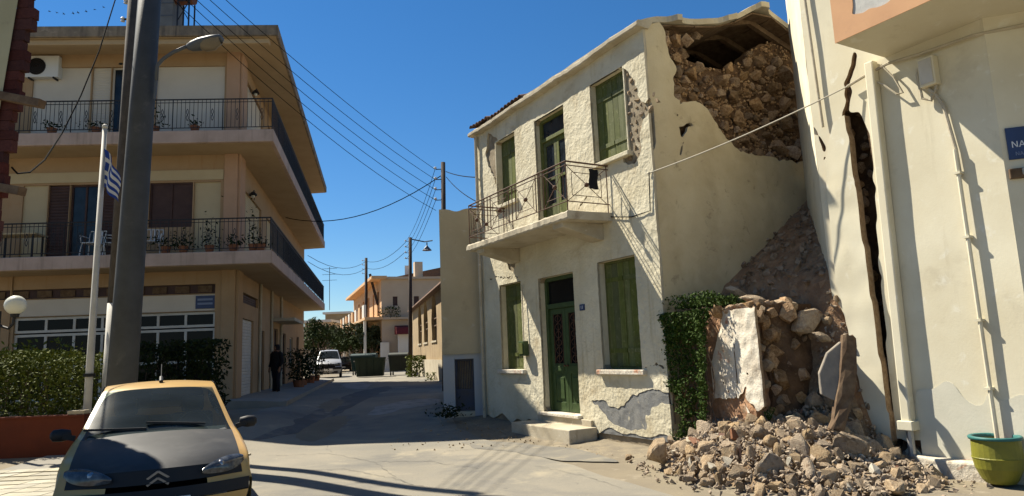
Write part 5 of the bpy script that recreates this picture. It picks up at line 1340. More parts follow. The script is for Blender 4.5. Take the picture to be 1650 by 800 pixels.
# dark plants along the side wall
for i, (s, off, h, lb) in enumerate(((8.2, .9, 1.1, 'dark leafy shrub in the pavement just beyond the person'), (10.3, .8, 1.3, 'dark shrub on the pavement halfway along the side wall'), (12.8, .9, 1.1, 'low dark shrub by the side window of the apartment block'), (15.6, .9, 1.4, 'dark shrub near the far end of the apartment side wall'))):
    q = AO + sv * s + sWn * off; t = thing('shrub', lb, 'shrub', (q.x, q.y, gz(q.x, q.y) + .15))
    MB().lathe([(.001, 0), (.2, 0), (.26, .3), (.22, .3), (.001, .26)], n=10).build('pot', terra, t)
    pts = [(R.gauss(0, .32), R.gauss(0, .4), .3 + R.random() * h) for _ in range(420)]
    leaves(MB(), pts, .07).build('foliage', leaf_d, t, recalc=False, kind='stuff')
    MB().tube([(0, 0, .2), (.03, .02, .2 + h * .8)], .025, 5).build('stem', bark, t)

# ================================================================== LEFT FOREGROUND
lb = thing('edge_building', 'cream wall with a dark red toothed brick edge at the left border', 'building', at(-60, 605, 8.0) * 1.0)
lb.location.z = 0; LBO = Vector(lb.location)
def el(z): # x of the leaning brick edge at height z, local
    p, q = at(60, 0, 8.0), at(3, 350, 8.0); t = (z - q.z) / (p.z - q.z); return q.x + (p.x - q.x) * t - LBO.x - .07
zs = [0 + .5 * i for i in range(21)]
m = MB(); m.grid([[(-4, -.03, z), (-4, .4, z), (el(z) - .6, .4, z), (el(z) - .15, -.03, z)] for z in zs], closed=True); m.f += [(len(m.v) - 4, len(m.v) - 3, len(m.v) - 2, len(m.v) - 1)]
m.build('wall', cream_w, lb)
bk = MB().box(-.5, .5, -.5, .5, -.5, .5).mesh('brick', brick_m)
z = .0; k = 0
while z < 10:
    h = R.uniform(.12, .15); wd = (.22 if k % 4 < 2 else .16) + R.uniform(-.01, .02)
    o = link('brick', bk, lb); o.scale = (wd, .10, h - .006); o.location = (el(z) - .18 + wd / 2, .05, z + h / 2); o.rotation_euler = (0, R.uniform(-.03, .03), R.uniform(-.03, .03)); z += h; k += 1
for (p, q, lab) in (((-8, 153), (68, 168), 'upper'), ((-8, 301), (36, 309), 'lower')):
    a_, b_ = at(*p, 7.95), at(*q, 7.85); m = MB().bar(a_ - LBO, b_ - LBO, .11, .10); m.build('wooden_bracket', wood_m, lb, bevel=.006)
# tiled pavement before the red wall
px0, px1, py0, py1 = -8.2, -4.78, 8.3, 12.2
base_o = MB().grid([[(x, y, gz(x, y) + .03) for x in cuts(px0, px1, .4)] for y in cuts(py0, py1, .4)]).build('tiled_pavement', pave_m); tag(base_o, kind='structure')
tm = MB().box(-.145, .145, -.145, .145, -.02, .012).mesh('tile', tilep_m)
for i in range(11):
    for j in range(9):
        x, y = px0 + .16 + i * .305 + .0, py0 + .16 + j * .305
        o = link('tile', tm, base_o); o.location = (x, y, gz(x, y) + .034 + R.uniform(-.002, .003)); o.rotation_euler = (R.uniform(-.008, .008), R.uniform(-.008, .008), R.uniform(-.006, .006))
m = MB(); m.grid([[(x, y, gz(px1, 8.3) + z) for x, z in ((-4.78, -.1), (-4.78, .045), (-4.66, .045), (-4.66, -.1))] for y in cuts(8.2, 12.2, .5)]); m.build('kerb', conc, base_o)
# red wall
rw0, rw1 = at(-160, 690, 12.3), at(136, 668, 12.3)
rwl = thing('red_wall', 'low red brown garden wall under the clipped hedge', 'wall', ((rw0.x + rw1.x) / 2, 12.3, .05))
hw = (rw1.x - rw0.x) / 2; zt = rw1.z - .05
MB().box(-hw, hw, 0, .2, -.2, zt - .04).build('wall_body', red_wall, rwl); MB().box(-hw, hw, -.02, .22, zt - .039, zt).build('coping', red_wall, rwl, bevel=.01)
MB().box(hw - .32, hw - .02, .02, .2, zt + .002, zt + .07).build('coping_block', conc, rwl, bevel=.01)
def bush(name, P, dims, n, size, mat, label, cat, twigs=6, top=0.0, kind_of=None):
    t = thing(name, label, cat, P); pts = []; dx, dy, dz = dims
    while len(pts) < n:
        x, y, z = R.uniform(-1, 1), R.uniform(-1, 1), R.uniform(0, 1)
        e = 1 + .18 * nz2(x * 2 + P[0], z * 3, 1.6, y) + .10 * nz2(x * 5, z * 6, 1.5, y + 4)
        r_ = max(abs(x), abs(y), z) / e
        if r_ > 1 or R.random() > (r_ ** 3 + .12): continue
        if nz2(x * dx * 3, z * dz * 3, 1.4, y * 3 + 9) < -.18 and R.random() < .6: continue
        pts.append((x * dx, y * dy, z * dz))
    leaves(MB(), pts, size).build('foliage', mat, t, recalc=False, kind='stuff')
    tw = MB()
    for i in range(twigs):
        x = R.uniform(-.8, .8) * dx; tw.tube([(x, 0, -.1), (x + R.uniform(-.1, .1), R.uniform(-.2, .2) * dy, dz * .5), (x + R.uniform(-.2, .2), R.uniform(-.4, .4) * dy, dz * .85)], [.02, .014, .006], 5)
    tw.build('stem', bark, t, kind='stuff'); return t
hx0, hx1 = at(-160, 600, 13.2).x, at(137, 600, 13.0).x
bush('hedge', ((hx0 + hx1) / 2, 13.3, .35), ((hx1 - hx0) / 2, .75, 1.75), 17000, .042, leaf_h, 'clipped green hedge above the red brown wall', 'hedge', 14)
sx0, sx1 = at(213, 600, 15.6).x, at(352, 600, 15.6).x
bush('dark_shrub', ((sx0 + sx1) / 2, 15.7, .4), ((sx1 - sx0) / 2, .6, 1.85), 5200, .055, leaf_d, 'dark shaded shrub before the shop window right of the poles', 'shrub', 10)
bush('small_shrub', (at(60, 500, 14.6).x, 14.6, 1.0), (.9, .4, 1.35), 420, .06, leaf_h, 'loose leafy branches rising above the hedge before the shop window', 'shrub', 8)
# globe lamp
gp = at(25, 492, 12.4)
gl = thing('globe_lamp', 'white globe lamp on a curved bracket over the hedge', 'lamp', (gp.x, gp.y, .8))
gzl = gp.z - .8
MB().ball((0, 0, gzl), .175, 20, 12).build('globe', globe_m, gl, smooth=True); MB().lathe([(.06, -.22), (.075, -.16), (.04, -.15)], (0, 0, gzl), 12).build('collar', iron_b, gl)
MB().tube([(0, 0, gzl - .2), (-.02, 0, gzl - .34), (-.1, 0, gzl - .42), (-.22, 0, gzl - .38), (-.30, 0, gzl - .32)], .025, 7).build('bracket', iron_b, gl)
MB().tube([(-.30, 0, -.4), (-.30, 0, gzl - .1)], .045, 8).build('post', iron_b, gl)
# flagpole and flag
f0, f1 = at(140, 668, 12.75), at(169, 208, 12.75)
fb = f0 + (f0 - f1) * .10
fp = thing('flagpole', 'thin white flagpole standing behind the parked yellow car', 'flagpole', fb)
MB().tube([(0, 0, 0), f0 - fb, f1 - fb], [.075, .07, .042], 10).build('pole', white_pt, fp, smooth=True); MB().ball(f1 - fb + Vector((0, 0, .04)), .055, 10, 7).build('finial', white_pt, fp)
qq = f0.lerp(f1, .13); MB().tube([qq - fb - Vector((0, 0, .03)), qq - fb + Vector((0, 0, .03))], .10, 10).build('clamp', iron_b, fp)
a_ = at(166, 240, 12.7); fl = thing('flag', 'drooping blue and white striped flag hanging from the white flagpole', 'flag', a_)
W_, H_ = .95, .80
def flp(u, v): # u along fly, v down hoist; hangs down in folds
    x = .02 + .30 * u ** .8 + .02 * math.sin(v * 6); z = -.74 * v * (1 - .25 * u) - .52 * u + .02 * math.sin(u * 9); y = .07 * math.sin(u * 7 + v * 1.5)
    return (x, y, z)
for k in range(9):
    v0, v1 = k / 9, (k + 1) / 9; blue = k % 2 == 0
    MB().grid([[flp((.0 if k >= 5 else .37) + (1 - (.0 if k >= 5 else .37)) * i / 12, v0 + (v1 - v0) * j / 2) for i in range(13)] for j in range(3)]).build('blue_stripe' if blue else 'white_stripe', flag_b if blue else flag_w, fl, smooth=True, recalc=False)
for nm, mt, u0_, u1_, v0, v1, off in (('canton', flag_b, 0, .37, 0, 5 / 9, 0), ('cross_arm', flag_w, 0, .37, 2 / 9, 3 / 9, -.006), ('cross_arm', flag_w, .148, .222, 0, 5 / 9, -.008)):
    MB().grid([[Vector(flp(u0_ + (u1_ - u0_) * i / 6, v0 + (v1 - v0) * j / 6)) + Vector((0, off, 0)) for i in range(7)] for j in range(7)]).build(nm, mt, fl, smooth=True, recalc=False)
# big concrete lamp pole with lantern
p0 = at(197, 612, 11.8); p1 = at(241, 0, 11.8); dz = (p1 - p0) / (p1.z - p0.z)
pb = p0 - dz * (p0.z - .2)
lp = thing('lamp_pole', 'thick grey concrete pole with a street lamp behind the yellow car', 'street lamp', pb)
MB().tube([dz * z for z in (-.3, 3, 6, 9.5)], [.245, .225, .205, .18], 20).build('pole', pole_c, lp, smooth=True)
L0, L1, L2 = at(252, 130, 11.7), at(252, 96, 11.7), at(306, 73, 11.6)
MB().tube([L0 - pb, L1 - pb + Vector((.02, 0, -.12)), L1 - pb + Vector((.12, 0, .0)), L1.lerp(L2, .5) - pb, L2 - pb], .032, 8).build('arm', lamp_grey, lp, smooth=True)
MB().tube([L0 - pb - Vector((.02, 0, .35)), L0 - pb], .026, 6).build('arm_bracket', lamp_grey, lp)
h0, h1 = at(302, 76, 11.6), at(358, 62, 11.5); dd = (h1 - h0).normalized(); nn = dd.cross(Vector((0, 1, 0))).normalized()
if nn.z < 0: nn = -nn
sd_ = Vector((0, 1, 0)); rows = []
for t, wv, hv, lv in ((0, .05, .05, .05), (.12, .09, .08, .10), (.35, .13, .10, .12), (.7, .14, .09, .05), (.95, .12, .07, .03), (1.0, .08, .04, .01)):
    c = h0.lerp(h1, t) - pb; rows.append([c + sd_ * (wv * math.cos(a)) + nn * ((hv if math.sin(a) > 0 else lv) * math.sin(a)) for a in [2 * math.pi * j / 12 for j in range(12)]])
m = MB().grid(rows, closed=True); m.f += [tuple(range(12)), tuple(range(len(m.v) - 12, len(m.v)))]
m.build('lamp_head', lamp_grey, lp, smooth=True)
rows = []
for t, wv, lv in ((.36, .10, .10), (.5, .125, .17), (.75, .13, .18), (.95, .10, .09)):
    c = h0.lerp(h1, t) - pb; rows.append([c + sd_ * (wv * math.cos(a)) - nn * (lv * math.sin(a) + .0) for a in [math.pi * j / 8 for j in range(9)]])
MB().grid(rows).build('lens', lens_m, lp, smooth=True)
# dark wooden utility pole
w0, w1 = at(177, 640, 13.2), at(217, 0, 13.2); dw = (w1 - w0) / (w1.z - w0.z); wb = w0 - dw * (w0.z - .3)
wp = thing('utility_pole', 'dark wooden utility pole with a white painted foot behind the concrete pole', 'utility pole', wb)
zw = at(170, 490, 13.2).z - wb.z
MB().tube([dw * z for z in (zw, 6, 10.5)], [.145, .135, .12], 14).build('pole', pole_w, wp, smooth=True); MB().tube([dw * -.4, dw * zw], [.15, .1455], 14).build('painted_foot', white_pt, wp, smooth=True)
ins = []
for (px, py) in ((203, 3), (198, 32)):
    P = at(px, py, 13.2) - wb; MB().bar(P + Vector((.02, 0, 0)), P + Vector((.16, 0, .02)), .03, .03).build('insulator_arm', iron_b, wp); MB().lathe([(.0, -.05), (.045, -.04), (.03, 0), (.05, .02), (.02, .06), (.0, .07)], P, 8).build('insulator', plastic_w, wp)
# ------------------------------------------------------------------ utility poles down the street
def upole(px, py0, py1, Y, wpx, name_label, arms=4, zlow=0.2):
    P = at(px, py0, Y); T = at(px + (py1 - py0) * -.0, py1, Y); b_ = Vector((P.x, Y, gz(P.x, Y) - .2)); r_ = wpx / 1100 * Y / 2
    t = thing('utility_pole', name_label, 'utility pole', b_, 0, 'wooden poles along the street')
    top = Vector((T.x, Y, T.z)) - b_; MB().tube([(0, 0, 0), top], [r_ * 1.15, r_ * .9], 8).build('pole', pole_f, t, smooth=True)
    for k in range(arms):
        z = top.z - .25 - k * .38; x = top.x * z / top.z
        MB().tube([(x, 0, z), (x - .18 - r_, 0, z)], .018, 5).build('insulator_arm', iron_b, t); MB().ball((x - .2 - r_, 0, z + .05), .055, 6, 5).build('insulator', plastic_w, t)
    return t, b_ + top
t1, T1 = upole(714, 500, 262, 24, 8, 'tall dark wooden pole rising behind the grey beige building end')
t2, T2 = upole(661, 590, 383, 44, 6, 'dark pole beside the ochre arched building, with a small lamp arm')
t3, T3 = upole(590, 580, 416, 60, 5, 'farthest dark pole before the orange balcony building')
MB().bar(at(596, 442, 60) - Vector(t3.location), at(609, 492, 60) - Vector(t3.location), .2, .2).build('brace', pole_f, t3)
q = Vector(t2.location); MB().tube([at(664, 386, 44) - q, at(684, 390, 43.9) - q, at(697, 388, 43.8) - q], .04, 5).build('lamp_arm', iron_b, t2)
MB().lathe([(.03, .35), (.1, .25), (.32, .0), (.0, .02)], at(688, 404, 43.9) - q, 10).build('lamp_shade', lamp_grey, t2); MB().tube([at(688, 404, 43.9) - q, at(688, 391, 43.9) - q], .04, 5).build('lamp_stem', iron_b, t2)
WG = 'power lines between the poles'
for k, (px, py, lab) in enumerate(((222, -129, 'uppermost of the power lines crossing the sky to the far pole'), (222, -106, 'second from the top of the power lines crossing the sky to the far pole'), (222, -88, 'third from the top of the power lines crossing the sky to the far pole'), (222, -74, 'fourth from the top of the power lines crossing the sky to the far pole'), (222, -56, 'lowest of the power lines crossing the sky from the near dark pole'))):
    wire('power_line', [at(px, py, 13.2), T1 + Vector((-.3, 0, -.25 - k * .38))], .009, lab, WG, sag=.25 + .05 * k)
for k in range(4):
    wire('power_line', [T1 + Vector((-.3, 0, -.25 - k * .38)), T2 + Vector((-.3, 0, -.25 - k * .38))], .010, ('uppermost', 'second', 'third', 'lowest')[k] + ' of the four wires dropping from the near street pole to the lamp arm pole', WG, sag=.35, n=8)
for k in range(2):
    wire('power_line', [T2 + Vector((-.3, 0, -.3 - k * .6)), T3 + Vector((0, 0, -.3 - k * .6))], .016, ('upper', 'lower')[k] + ' wire between the lamp arm pole and the farthest pole', WG, sag=.5, n=8)
    wire('power_line', [T3 + Vector((0, 0, -.3 - k * .6)), at(496, 412 + k * 10, 40)], .016, ('upper', 'lower')[k] + ' wire from the farthest pole to the apartment block end', WG, sag=.7, n=8)
wire('service_cable', [T1 + Vector((-.1, 0, -.5)), onp(456, 350, AO + sWn * .02, sWn)], .018, 'sagging cable from the near street pole to the apartment side wall', sag=.75)
wire('service_cable', [T1 + Vector((.1, 0, -.35)), H.w(-.05, 6.4, H.onX(770, 288).z)], .014, 'upper short cable from the street pole to the damaged house', sag=.05, n=8)
wire('service_cable', [T1 + Vector((.1, 0, -.55)), H.w(-.05, 6.4, H.onX(768, 330).z)], .012, 'lower short cable from the street pole down to the damaged house', sag=.1, n=8)
bc = [at(196, -25, 12.6), at(185, 2, 12.4), at(160, 82, 11.6), at(130, 155, 10.8), at(100, 215, 10), at(72, 258, 9.2), at(48, 278, 8.6), at(28, 280, 8.2), at(19, 270, 8.05)]
o = MB().tube(bc, .011, 6).build('drop_cable', wire_m); tag(o, 'thick black cable drooping from the top to the brick edged wall', 'cable')
# ================================================================== CARS
car_in = M('grey_car_interior', (.10, .105, .10), (.07, .075, .072), 4, .9)
ROWS = [(.12, .20, .66, 0, .14), (.04, .29, .73, 0, .18), (.0, .43, .765, 0, .22), (.03, .53, .775, 0, .22), (.07, .58, .765, 0, .22), (.10, .70, .75, .02, .24), (.24, .785, .745, .035, .18), (.55, .875, .735, .045, .1), (.95, .955, .725, .05, .07),
        (1.0, .985, .70, .04, .13), (1.33, 1.19, .625, .03, .13), (1.64, 1.365, .56, .03, .11), (1.78, 1.405, .55, .03, .06), (2.4, 1.44, .55, .035, 0), (3.1, 1.40, .53, .04, -.03), (3.48, 1.06, .60, .03, -.06), (3.62, .9, .68, .02, -.08), (3.70, .6, .73, 0, -.1), (3.66, .25, .68, 0, -.1)]
UC = [-1, -.93, -.52, -.2, .2, .52, .93, 1]
def make_car(name, label, P, rz, paint, bonnet_m, scale=(1, 1, 1), plate='', emblem=True, glass=windscreen_m):
    t = thing(name, label, 'car', P, rz); t.scale = scale
    def pt(i, u):
        y, z, w_, e, pc = ROWS[i]; return (u * w_, y + pc * abs(u) ** 2.2, z - e * abs(u) ** 2.5)
    def patch(nm, i0, i1, c0, c1, mat, off=0.0, par=t, sub=2, kind=None):
        rows = []
        for i in range(i0, i1 + 1):
            rows.append([(x, y - off * .8, z + off) for x, y, z in (pt(i, UC[c]) for c in range(c0, c1 + 1))])
        return MB().grid(rows).build(nm, mat, par, smooth=True, recalc=True, subsurf=sub)
    body = MB()
    def bp(i0, i1, c0, c1): body.grid([[pt(i, UC[c]) for c in range(c0, c1 + 1)] for i in range(i0, i1 + 1)])
    bp(0, 2, 0, 7)                                   # lower bumper skin
    for c0, c1 in ((0, 1), (6, 7)): bp(4, 18, c0, c1)  # wings and pillars
    bp(3, 4, 1, 2); bp(3, 4, 5, 6)                   # strips under the lamps
    bp(3, 4, 0, 1); bp(3, 4, 6, 7)
    bp(11, 14, 1, 6); bp(15, 18, 1, 6)
    for s in (-1, 1):                                # flanks
        rows = []
        for i in range(3, 19):
            x, y, z = pt(i, s); q = []
            for xx, zz in ((.745, .90), (.795, .80), (.805, .52), (.79, .34), (.76, .2)):
                w_ = ROWS[i][2] if i < 6 or i > 15 else xx; z2 = min(zz, z)
                q.append((s * max(abs(x), min(xx, w_ + .03)), y, z2))
            rows.append([(x, y, z)] + q)
        if True:   # skip the side glass band, it is its own part
            k0 = len(body.v); nc = 6
            for r_ in rows: body.v += r_
            for a in range(len(rows) - 1):
                for j in range(nc - 1):
                    i = a + 3
                    if j == 0 and 9 <= i <= 14: continue
                    if j >= 3 and (ROWS[i][0] in (.55,) or i in (6, 7) or i in (14,)): continue    # wheel arches
                    A = k0 + a * nc + j; body.f.append((A, A + 1, A + nc + 1, A + nc))
            g = MB().grid([[rows[a][0], rows[a][1]] for a in range(7, 12)]); g.build('side_window', glass_d, t, smooth=True)
            MB().tube([(s * .74, ROWS[13][0], .93), (s * .56, ROWS[13][0], 1.38)], .03, 6).build('door_pillar', car_pl, t)
    bo = body.build('body', paint, t, smooth=True, subsurf=2)
    wmod = bo.modifiers.new('weld', 'WELD'); wmod.merge_threshold = .002
    bo.modifiers.move(1, 0)
    patch('bonnet', 5, 8, 1, 6, bonnet_m, .004)
    patch('nose_panel', 4, 5, 1, 6, car_pl, .003)
    patch('bumper_strip', 2, 3, 0, 7, car_pl, .012)
    patch('windscreen', 8, 11, 1, 6, glass, .003)
    patch('rear_window', 14, 15, 1, 6, glass_d, .003)
    def surf(v, u):     # the smooth skin at row v, column u
        i = max(0, min(len(ROWS) - 2, int(v))); f_ = v - i
        g = lambda k: pt(max(0, min(len(ROWS) - 1, k)), u)
        A, B, C_, D = g(i - 1), g(i), g(i + 1), g(i + 2); o_ = []
        for a, b, c, d in zip(A, B, C_, D): o_.append(.5 * (2 * b + (c - a) * f_ + (2 * a - 5 * b + 4 * c - d) * f_ ** 2 + (3 * b - a - 3 * c + d) * f_ ** 3))
        return o_
    for s in (-1, 1):
        rows = []; n = 12
        for i in range(n + 1):
            t_ = i / n; u = .47 + .50 * t_; e = math.sin(math.pi * min(1, max(0, t_ * .94 + .03))) ** .45
            lo_, hi_ = 4.12 + .25 * t_, 4.85 + 1.25 * t_; mid_ = (lo_ + hi_) / 2; r_ = []
            for j in range(7):
                v = mid_ + (hi_ - lo_) / 2 * e * (j / 3 - 1); x, y, z = surf(v, s * u); k_ = .012 + .014 * math.sin(math.pi * j / 6)
                r_.append((x, y - k_, z + k_ * .6))
            rows.append(r_)
        h = MB().grid(rows).build('headlight', lamp_gl, t, smooth=True)
        x, y, z = surf(4.9, s * .68); MB().ball((x, y + .012, z - .005), .045, 12, 8).build('reflector', chrome, h)
    MB().box(-.56, .56, .075, .30, .24, .34).build('air_intake', car_pl, t)
    for s in (-1, 1):
        mr_ = MB(); mr_.lathe([(.001, -.12), (.075, -.11), (.10, -.02), (.09, .06), (.04, .09), (.001, .09)], n=12)
        o = mr_.build('mirror', car_pl, t, smooth=True); o.rotation_euler = (0, math.pi / 2 * s, 0); o.scale = (.62, .45, .85); o.location = (s * .87, 1.22, .97)
        MB().bar((s * .74, 1.22, .93), (s * .84, 1.2, .96), .06, .05).build('mirror_arm', car_pl, o).matrix_parent_inverse = (Matrix.Translation(o.location) @ o.rotation_euler.to_matrix().to_4x4() @ Matrix.Diagonal((.62, .45, .85, 1))).inverted()
        for yw in (.72, 3.05):
            wq = MB().tube([(s * .64, yw, .28), (s * .80, yw, .28)], .28, 22).build('wheel', tyre_m, t, bevel=.02)
            MB().lathe([(.001, .0), (.10, .012), (.18, .004), (.19, -.02)], n=16).build('rim', rim_m, wq).matrix_local = Matrix.Translation((s * .806, yw, .28)) @ Matrix.Rotation(math.pi / 2 * s, 4, 'Y')
    if emblem:
        for dz_ in (0, .055):
            e = MB()
            for s in (-1, 1): e.bar((0, .085 - dz_ * .1, .685 - dz_), (s * .085, .10 - dz_ * .1, .625 - dz_), .018, .022, (0, 1, 0))
            e.build('chevron_emblem', chrome, t)
    MB().box(-.26, .26, -.022, -.012, .37, .47).build('number_plate', plate_m, t, bevel=.002)
    for a, b in (((.42, 1.03, .995), (-.12, 1.06, 1.045)), ((-.12, 1.0, .99), (-.66, 1.10, 1.01))):
        MB().bar(a, b, .02, .022).build('wiper', car_pl, t)
    MB().tube([(0, 1.95, 1.425), (0, 2.05, 1.47)], .022, 8).tube([(0, 2.03, 1.45), (0, 2.25, 1.62)], .005, 5).build('roof_aerial', car_pl, t)
    MB().box(-.60, .60, .95, 3.5, .3, .55).build('cabin_floor', dark, t)
    dsh = MB(); dsh.prism([(.98, .60), (.98, .93), (1.15, .955), (1.42, .90), (1.48, .60)], lambda y, z: (-.63, y, z), lambda y, z: (.63, y, z)); dsh.build('dashboard', car_in, t, bevel=.02)
    sw = MB(); sw.tube([(.34 + .18 * math.cos(a), 1.58 + .05 * math.sin(a), .92 + .17 * math.sin(a)) for a in [6.283 * j / 18 for j in range(19)]], .016, 6); sw.build('steering_wheel', car_in, t)
    MB().box(-.09, .09, 1.52, 1.55, 1.24, 1.30).build('inner_mirror', car_in, t)
    for s in (-1, 1): MB().box(s * .34 - .22, s * .34 + .22, 2.05, 2.2, .56, 1.06).box(s * .34 - .12, s * .34 + .12, 2.08, 2.17, 1.062, 1.25).build('seat', car_in, t, bevel=.04)
    MB().box(-.55, .55, 2.85, 3.0, .56, 1.0).build('rear_seat', car_in, t, bevel=.04)
    return t
P = at(255, 760, 6.15)
make_car('parked_car', 'yellow gold hatchback with a faded black bonnet parked facing the camera', Vector((P.x, 6.15, gz(P.x, 7.5) + .0)), math.radians(27.3), car_y, car_bk)
P = at(529, 607, 45)
make_car('parked_van', 'small silver van parked by the apartment block far down the street', Vector((P.x, 45, gz(P.x, 45))), math.radians(14), silver, silver, (1.06, 1.05, 1.30), emblem=False)
P = at(552, 588, 66)
make_car('parked_car', 'dark car half hidden between the silver van and the green bins', Vector((P.x, 66, gz(P.x, 66))), math.radians(12), dark_car, dark_car, (1, 1, 1), emblem=False)
# ================================================================== BINS
def dumpster(P, rz, W, D, Hh, mat, label, lid=True, legs=True):
    t = thing('waste_container', label, 'waste bin', P, rz, 'waste containers by the street')
    b = MB(); z0 = .28 if legs else .05
    b.add([(-W * .44, -D * .4, z0), (W * .44, -D * .4, z0), (W * .44, D * .4, z0), (-W * .44, D * .4, z0), (-W / 2, -D / 2, Hh), (W / 2, -D / 2, Hh), (W / 2, D / 2, Hh), (-W / 2, D / 2, Hh)],
          [(3, 2, 1, 0), (0, 1, 5, 4), (1, 2, 6, 5), (2, 3, 7, 6), (3, 0, 4, 7)] + ([(4, 5, 6, 7)] if lid else []))
    b.build('bin_body', mat, t, bevel=.02)
    for sy in (-1, 1): MB().bar((-W / 2, sy * (D / 2 + .02), Hh - .04), (W / 2, sy * (D / 2 + .02), Hh - .04), .06, .08).build('rim', mat, t)
    if lid:
        rows = [[(x, D / 2 * math.cos(a), Hh + .18 * math.sin(a)) for x in (-W / 2, W / 2)] for a in [math.pi * j / 8 for j in range(9)]]
        m = MB().grid(rows); m.f += [tuple(range(0, 18, 2)), tuple(range(1, 18, 2))]; m.build('lid', mat, t)
    else: MB().box(-W * .4, W * .4, -D * .3, D * .3, Hh - .22, Hh - .02).build('rubbish', dirt_plank, t, bevel=.05)
    for k in range(4): MB().bar((-W * .36 + W * .24 * k, -D * .46, z0 + .05), (-W * .36 + W * .24 * k, -D / 2 - .01, Hh - .08), .05, .03).build('rib', mat, t)
    for sx_ in (-1, 1):
        for sy in (-1, 1):
            if legs: MB().tube([(sx_ * W * .4 - .03, sy * D * .36, .12), (sx_ * W * .4 + .03, sy * D * .36, .12)], .12, 12).build('wheel', tyre_m, t); MB().bar((sx_ * W * .4, sy * D * .36, .12), (sx_ * W * .4, sy * D * .36, z0 + .02), .05, .05).build('leg', mat, t)
    for sx_ in (-1, 1): MB().bar((sx_ * (W / 2 + .01), -.1, Hh - .2), (sx_ * (W / 2 + .12), -.1, Hh - .2), .06, .06).build('handle', alu, t)
gp_ = lambda px, py, Y: (lambda P: Vector((P.x, Y, gz(P.x, Y))))(at(px, py, Y))
dumpster(gp_(644, 604, 45.5), -.05, 1.28, .95, 1.30, bin_grey, 'grey green wheeled waste bin standing before the dark street pole')
dumpster(gp_(597, 607, 44), .1, 1.85, 1.1, 1.22, bin_g, 'low open dark green waste bin between the van and the wheeled bin', lid=False, legs=False)
dumpster(gp_(587, 598, 50), .02, 1.8, 1.0, 1.35, bin_teal, 'teal waste bin behind the low dark green bin')
# ================================================================== FAR STREET
# ochre building with arched windows
S0 = gp_(709, 611, 34); dS = Vector((-.227, .974, 0)).normalized(); KF = Frame((S0.x, S0.y, 0), math.atan2(.227, .974))
ch = thing('arched_building', 'ochre stone building with a row of tall arched windows', 'building', KF.O, KF.ang)
kp = lambda px, py: (lambda q: (q.y, q.z))(KF.onX(px, py))
zE = kp(709, 467)[1]
arch = [kp(677, 552)[0], kp(686.5, 552)[0], kp(700, 552)[0]]; aw = 1.2; zb_, zs_ = kp(700, 549)[1], kp(700, 512)[1]
def in_arch(u, v, g=0):
    for c in arch:
        if abs(u - c) < aw + g and zb_ - g < v and (v < zs_ or (u - c) ** 2 + (v - zs_) ** 2 < (aw + g) ** 2): return True
    return False
sheet(cuts(-4, 16, .11), cuts(-.3, zE, .11), lambda u, v: not in_arch(u, v), lambda u, v, w_: (w_ - .02 * nz2(u, v, 1.4), u, v), .3, back=True, smooth=2).build('wall', far_st, ch, recalc=False)
for c in arch:
    pr = [(aw * math.cos(math.pi * k / 10), zs_ + aw * math.sin(math.pi * k / 10)) for k in range(11)] + [(-aw, zb_), (aw, zb_)]
    w_ = MB().prism([(c + a, z) for a, z in pr], lambda a, z: (.18, a, z), lambda a, z: (.2, a, z)).build('window_pane', glass_d, ch)
    f = MB(); f.bar((.16, c, zb_), (.16, c, zs_ + aw), .06, .06, (1, 0, 0)); f.bar((.155, c - aw, zs_), (.155, c + aw, zs_), .06, .06); f.bar((.155, c - aw, zb_ + .8), (.155, c + aw, zb_ + .8), .06, .06); f.build('window_frame', wood_m, w_)
    MB().box(-.06, .2, c - aw - .06, c + aw + .06, zb_ - .1, zb_ - .01).build('window_sill', conc, ch)
MB().box(-.12, -.02, -4, 16, -.3, kp(709, 580)[1]).build('plinth', conc, ch)
MB().prism([(-.35, zE), (-.3, zE + .12), (3.2, zE + 1.5), (6.5, zE + .12), (6.5, zE)], lambda x, z: (x, -4, z), lambda x, z: (x, 16, z)).build('roof', tile_m, ch)
for yy in (-4, 15.7): MB().box(.3, 6.4, yy, yy + .3, -.3, zE - .01).build('end_wall', far_st, ch)
bush('bush', gp_(676, 606, 41), (.75, .6, 1.25), 1100, .09, leaf_h, 'round green bush at the foot of the dark street pole', 'bush', 4)
bush('verge_weeds', gp_(703, 609, 34.5), (.5, .7, .4), 300, .06, leaf_h, 'low weeds along the plinth of the arched building', 'weed', 3)
# orange balcony building
C2 = gp_(616, 592, 58); BF = Frame((C2.x, C2.y, 0), math.atan2(.33, .944))
bb = thing('balcony_building', 'two storey orange beige building with long street balcony far down the street', 'building', BF.O, BF.ang)
bp_ = lambda px, py: (lambda q: (q.y, q.z))(BF.onX(px, py))
zS = bp_(615, 512)[1]; zR = bp_(615, 450)[1]; LB_ = 22
doors = [(1.5, 2.7), (4.6, 5.6), (8, 9.2), (12, 13.2), (16, 17.2)]
sheet(cuts(0, LB_, 30, [q for d in doors for q in d]), cuts(0, zR, 30, (zS + .25, zS + 2.4, 1.0, 3.2)), lambda u, v: not any(a < u < b and (zS + .25 < v < zS + 2.4 or 1.0 < v < 3.2) for a, b in doors), lambda u, v, w_: (w_, u, v), .25, back=True, smooth=0).build('street_wall', far_or, bb, recalc=False)
for a, b in doors:
    for z0, z1 in ((zS + .25, zS + 2.4), (1.0, 3.2)): MB().box(.12, .16, a, b, z0, z1).build('window', brown_sh, bb)
MB().box(-1.5, -.01, -.6, LB_, zS - .2, zS + .02).build('balcony_slab', far_or, bb); MB().box(-.9, .4, -.5, LB_, zR + .002, zR + .25).build('roof_slab', far_or, bb)
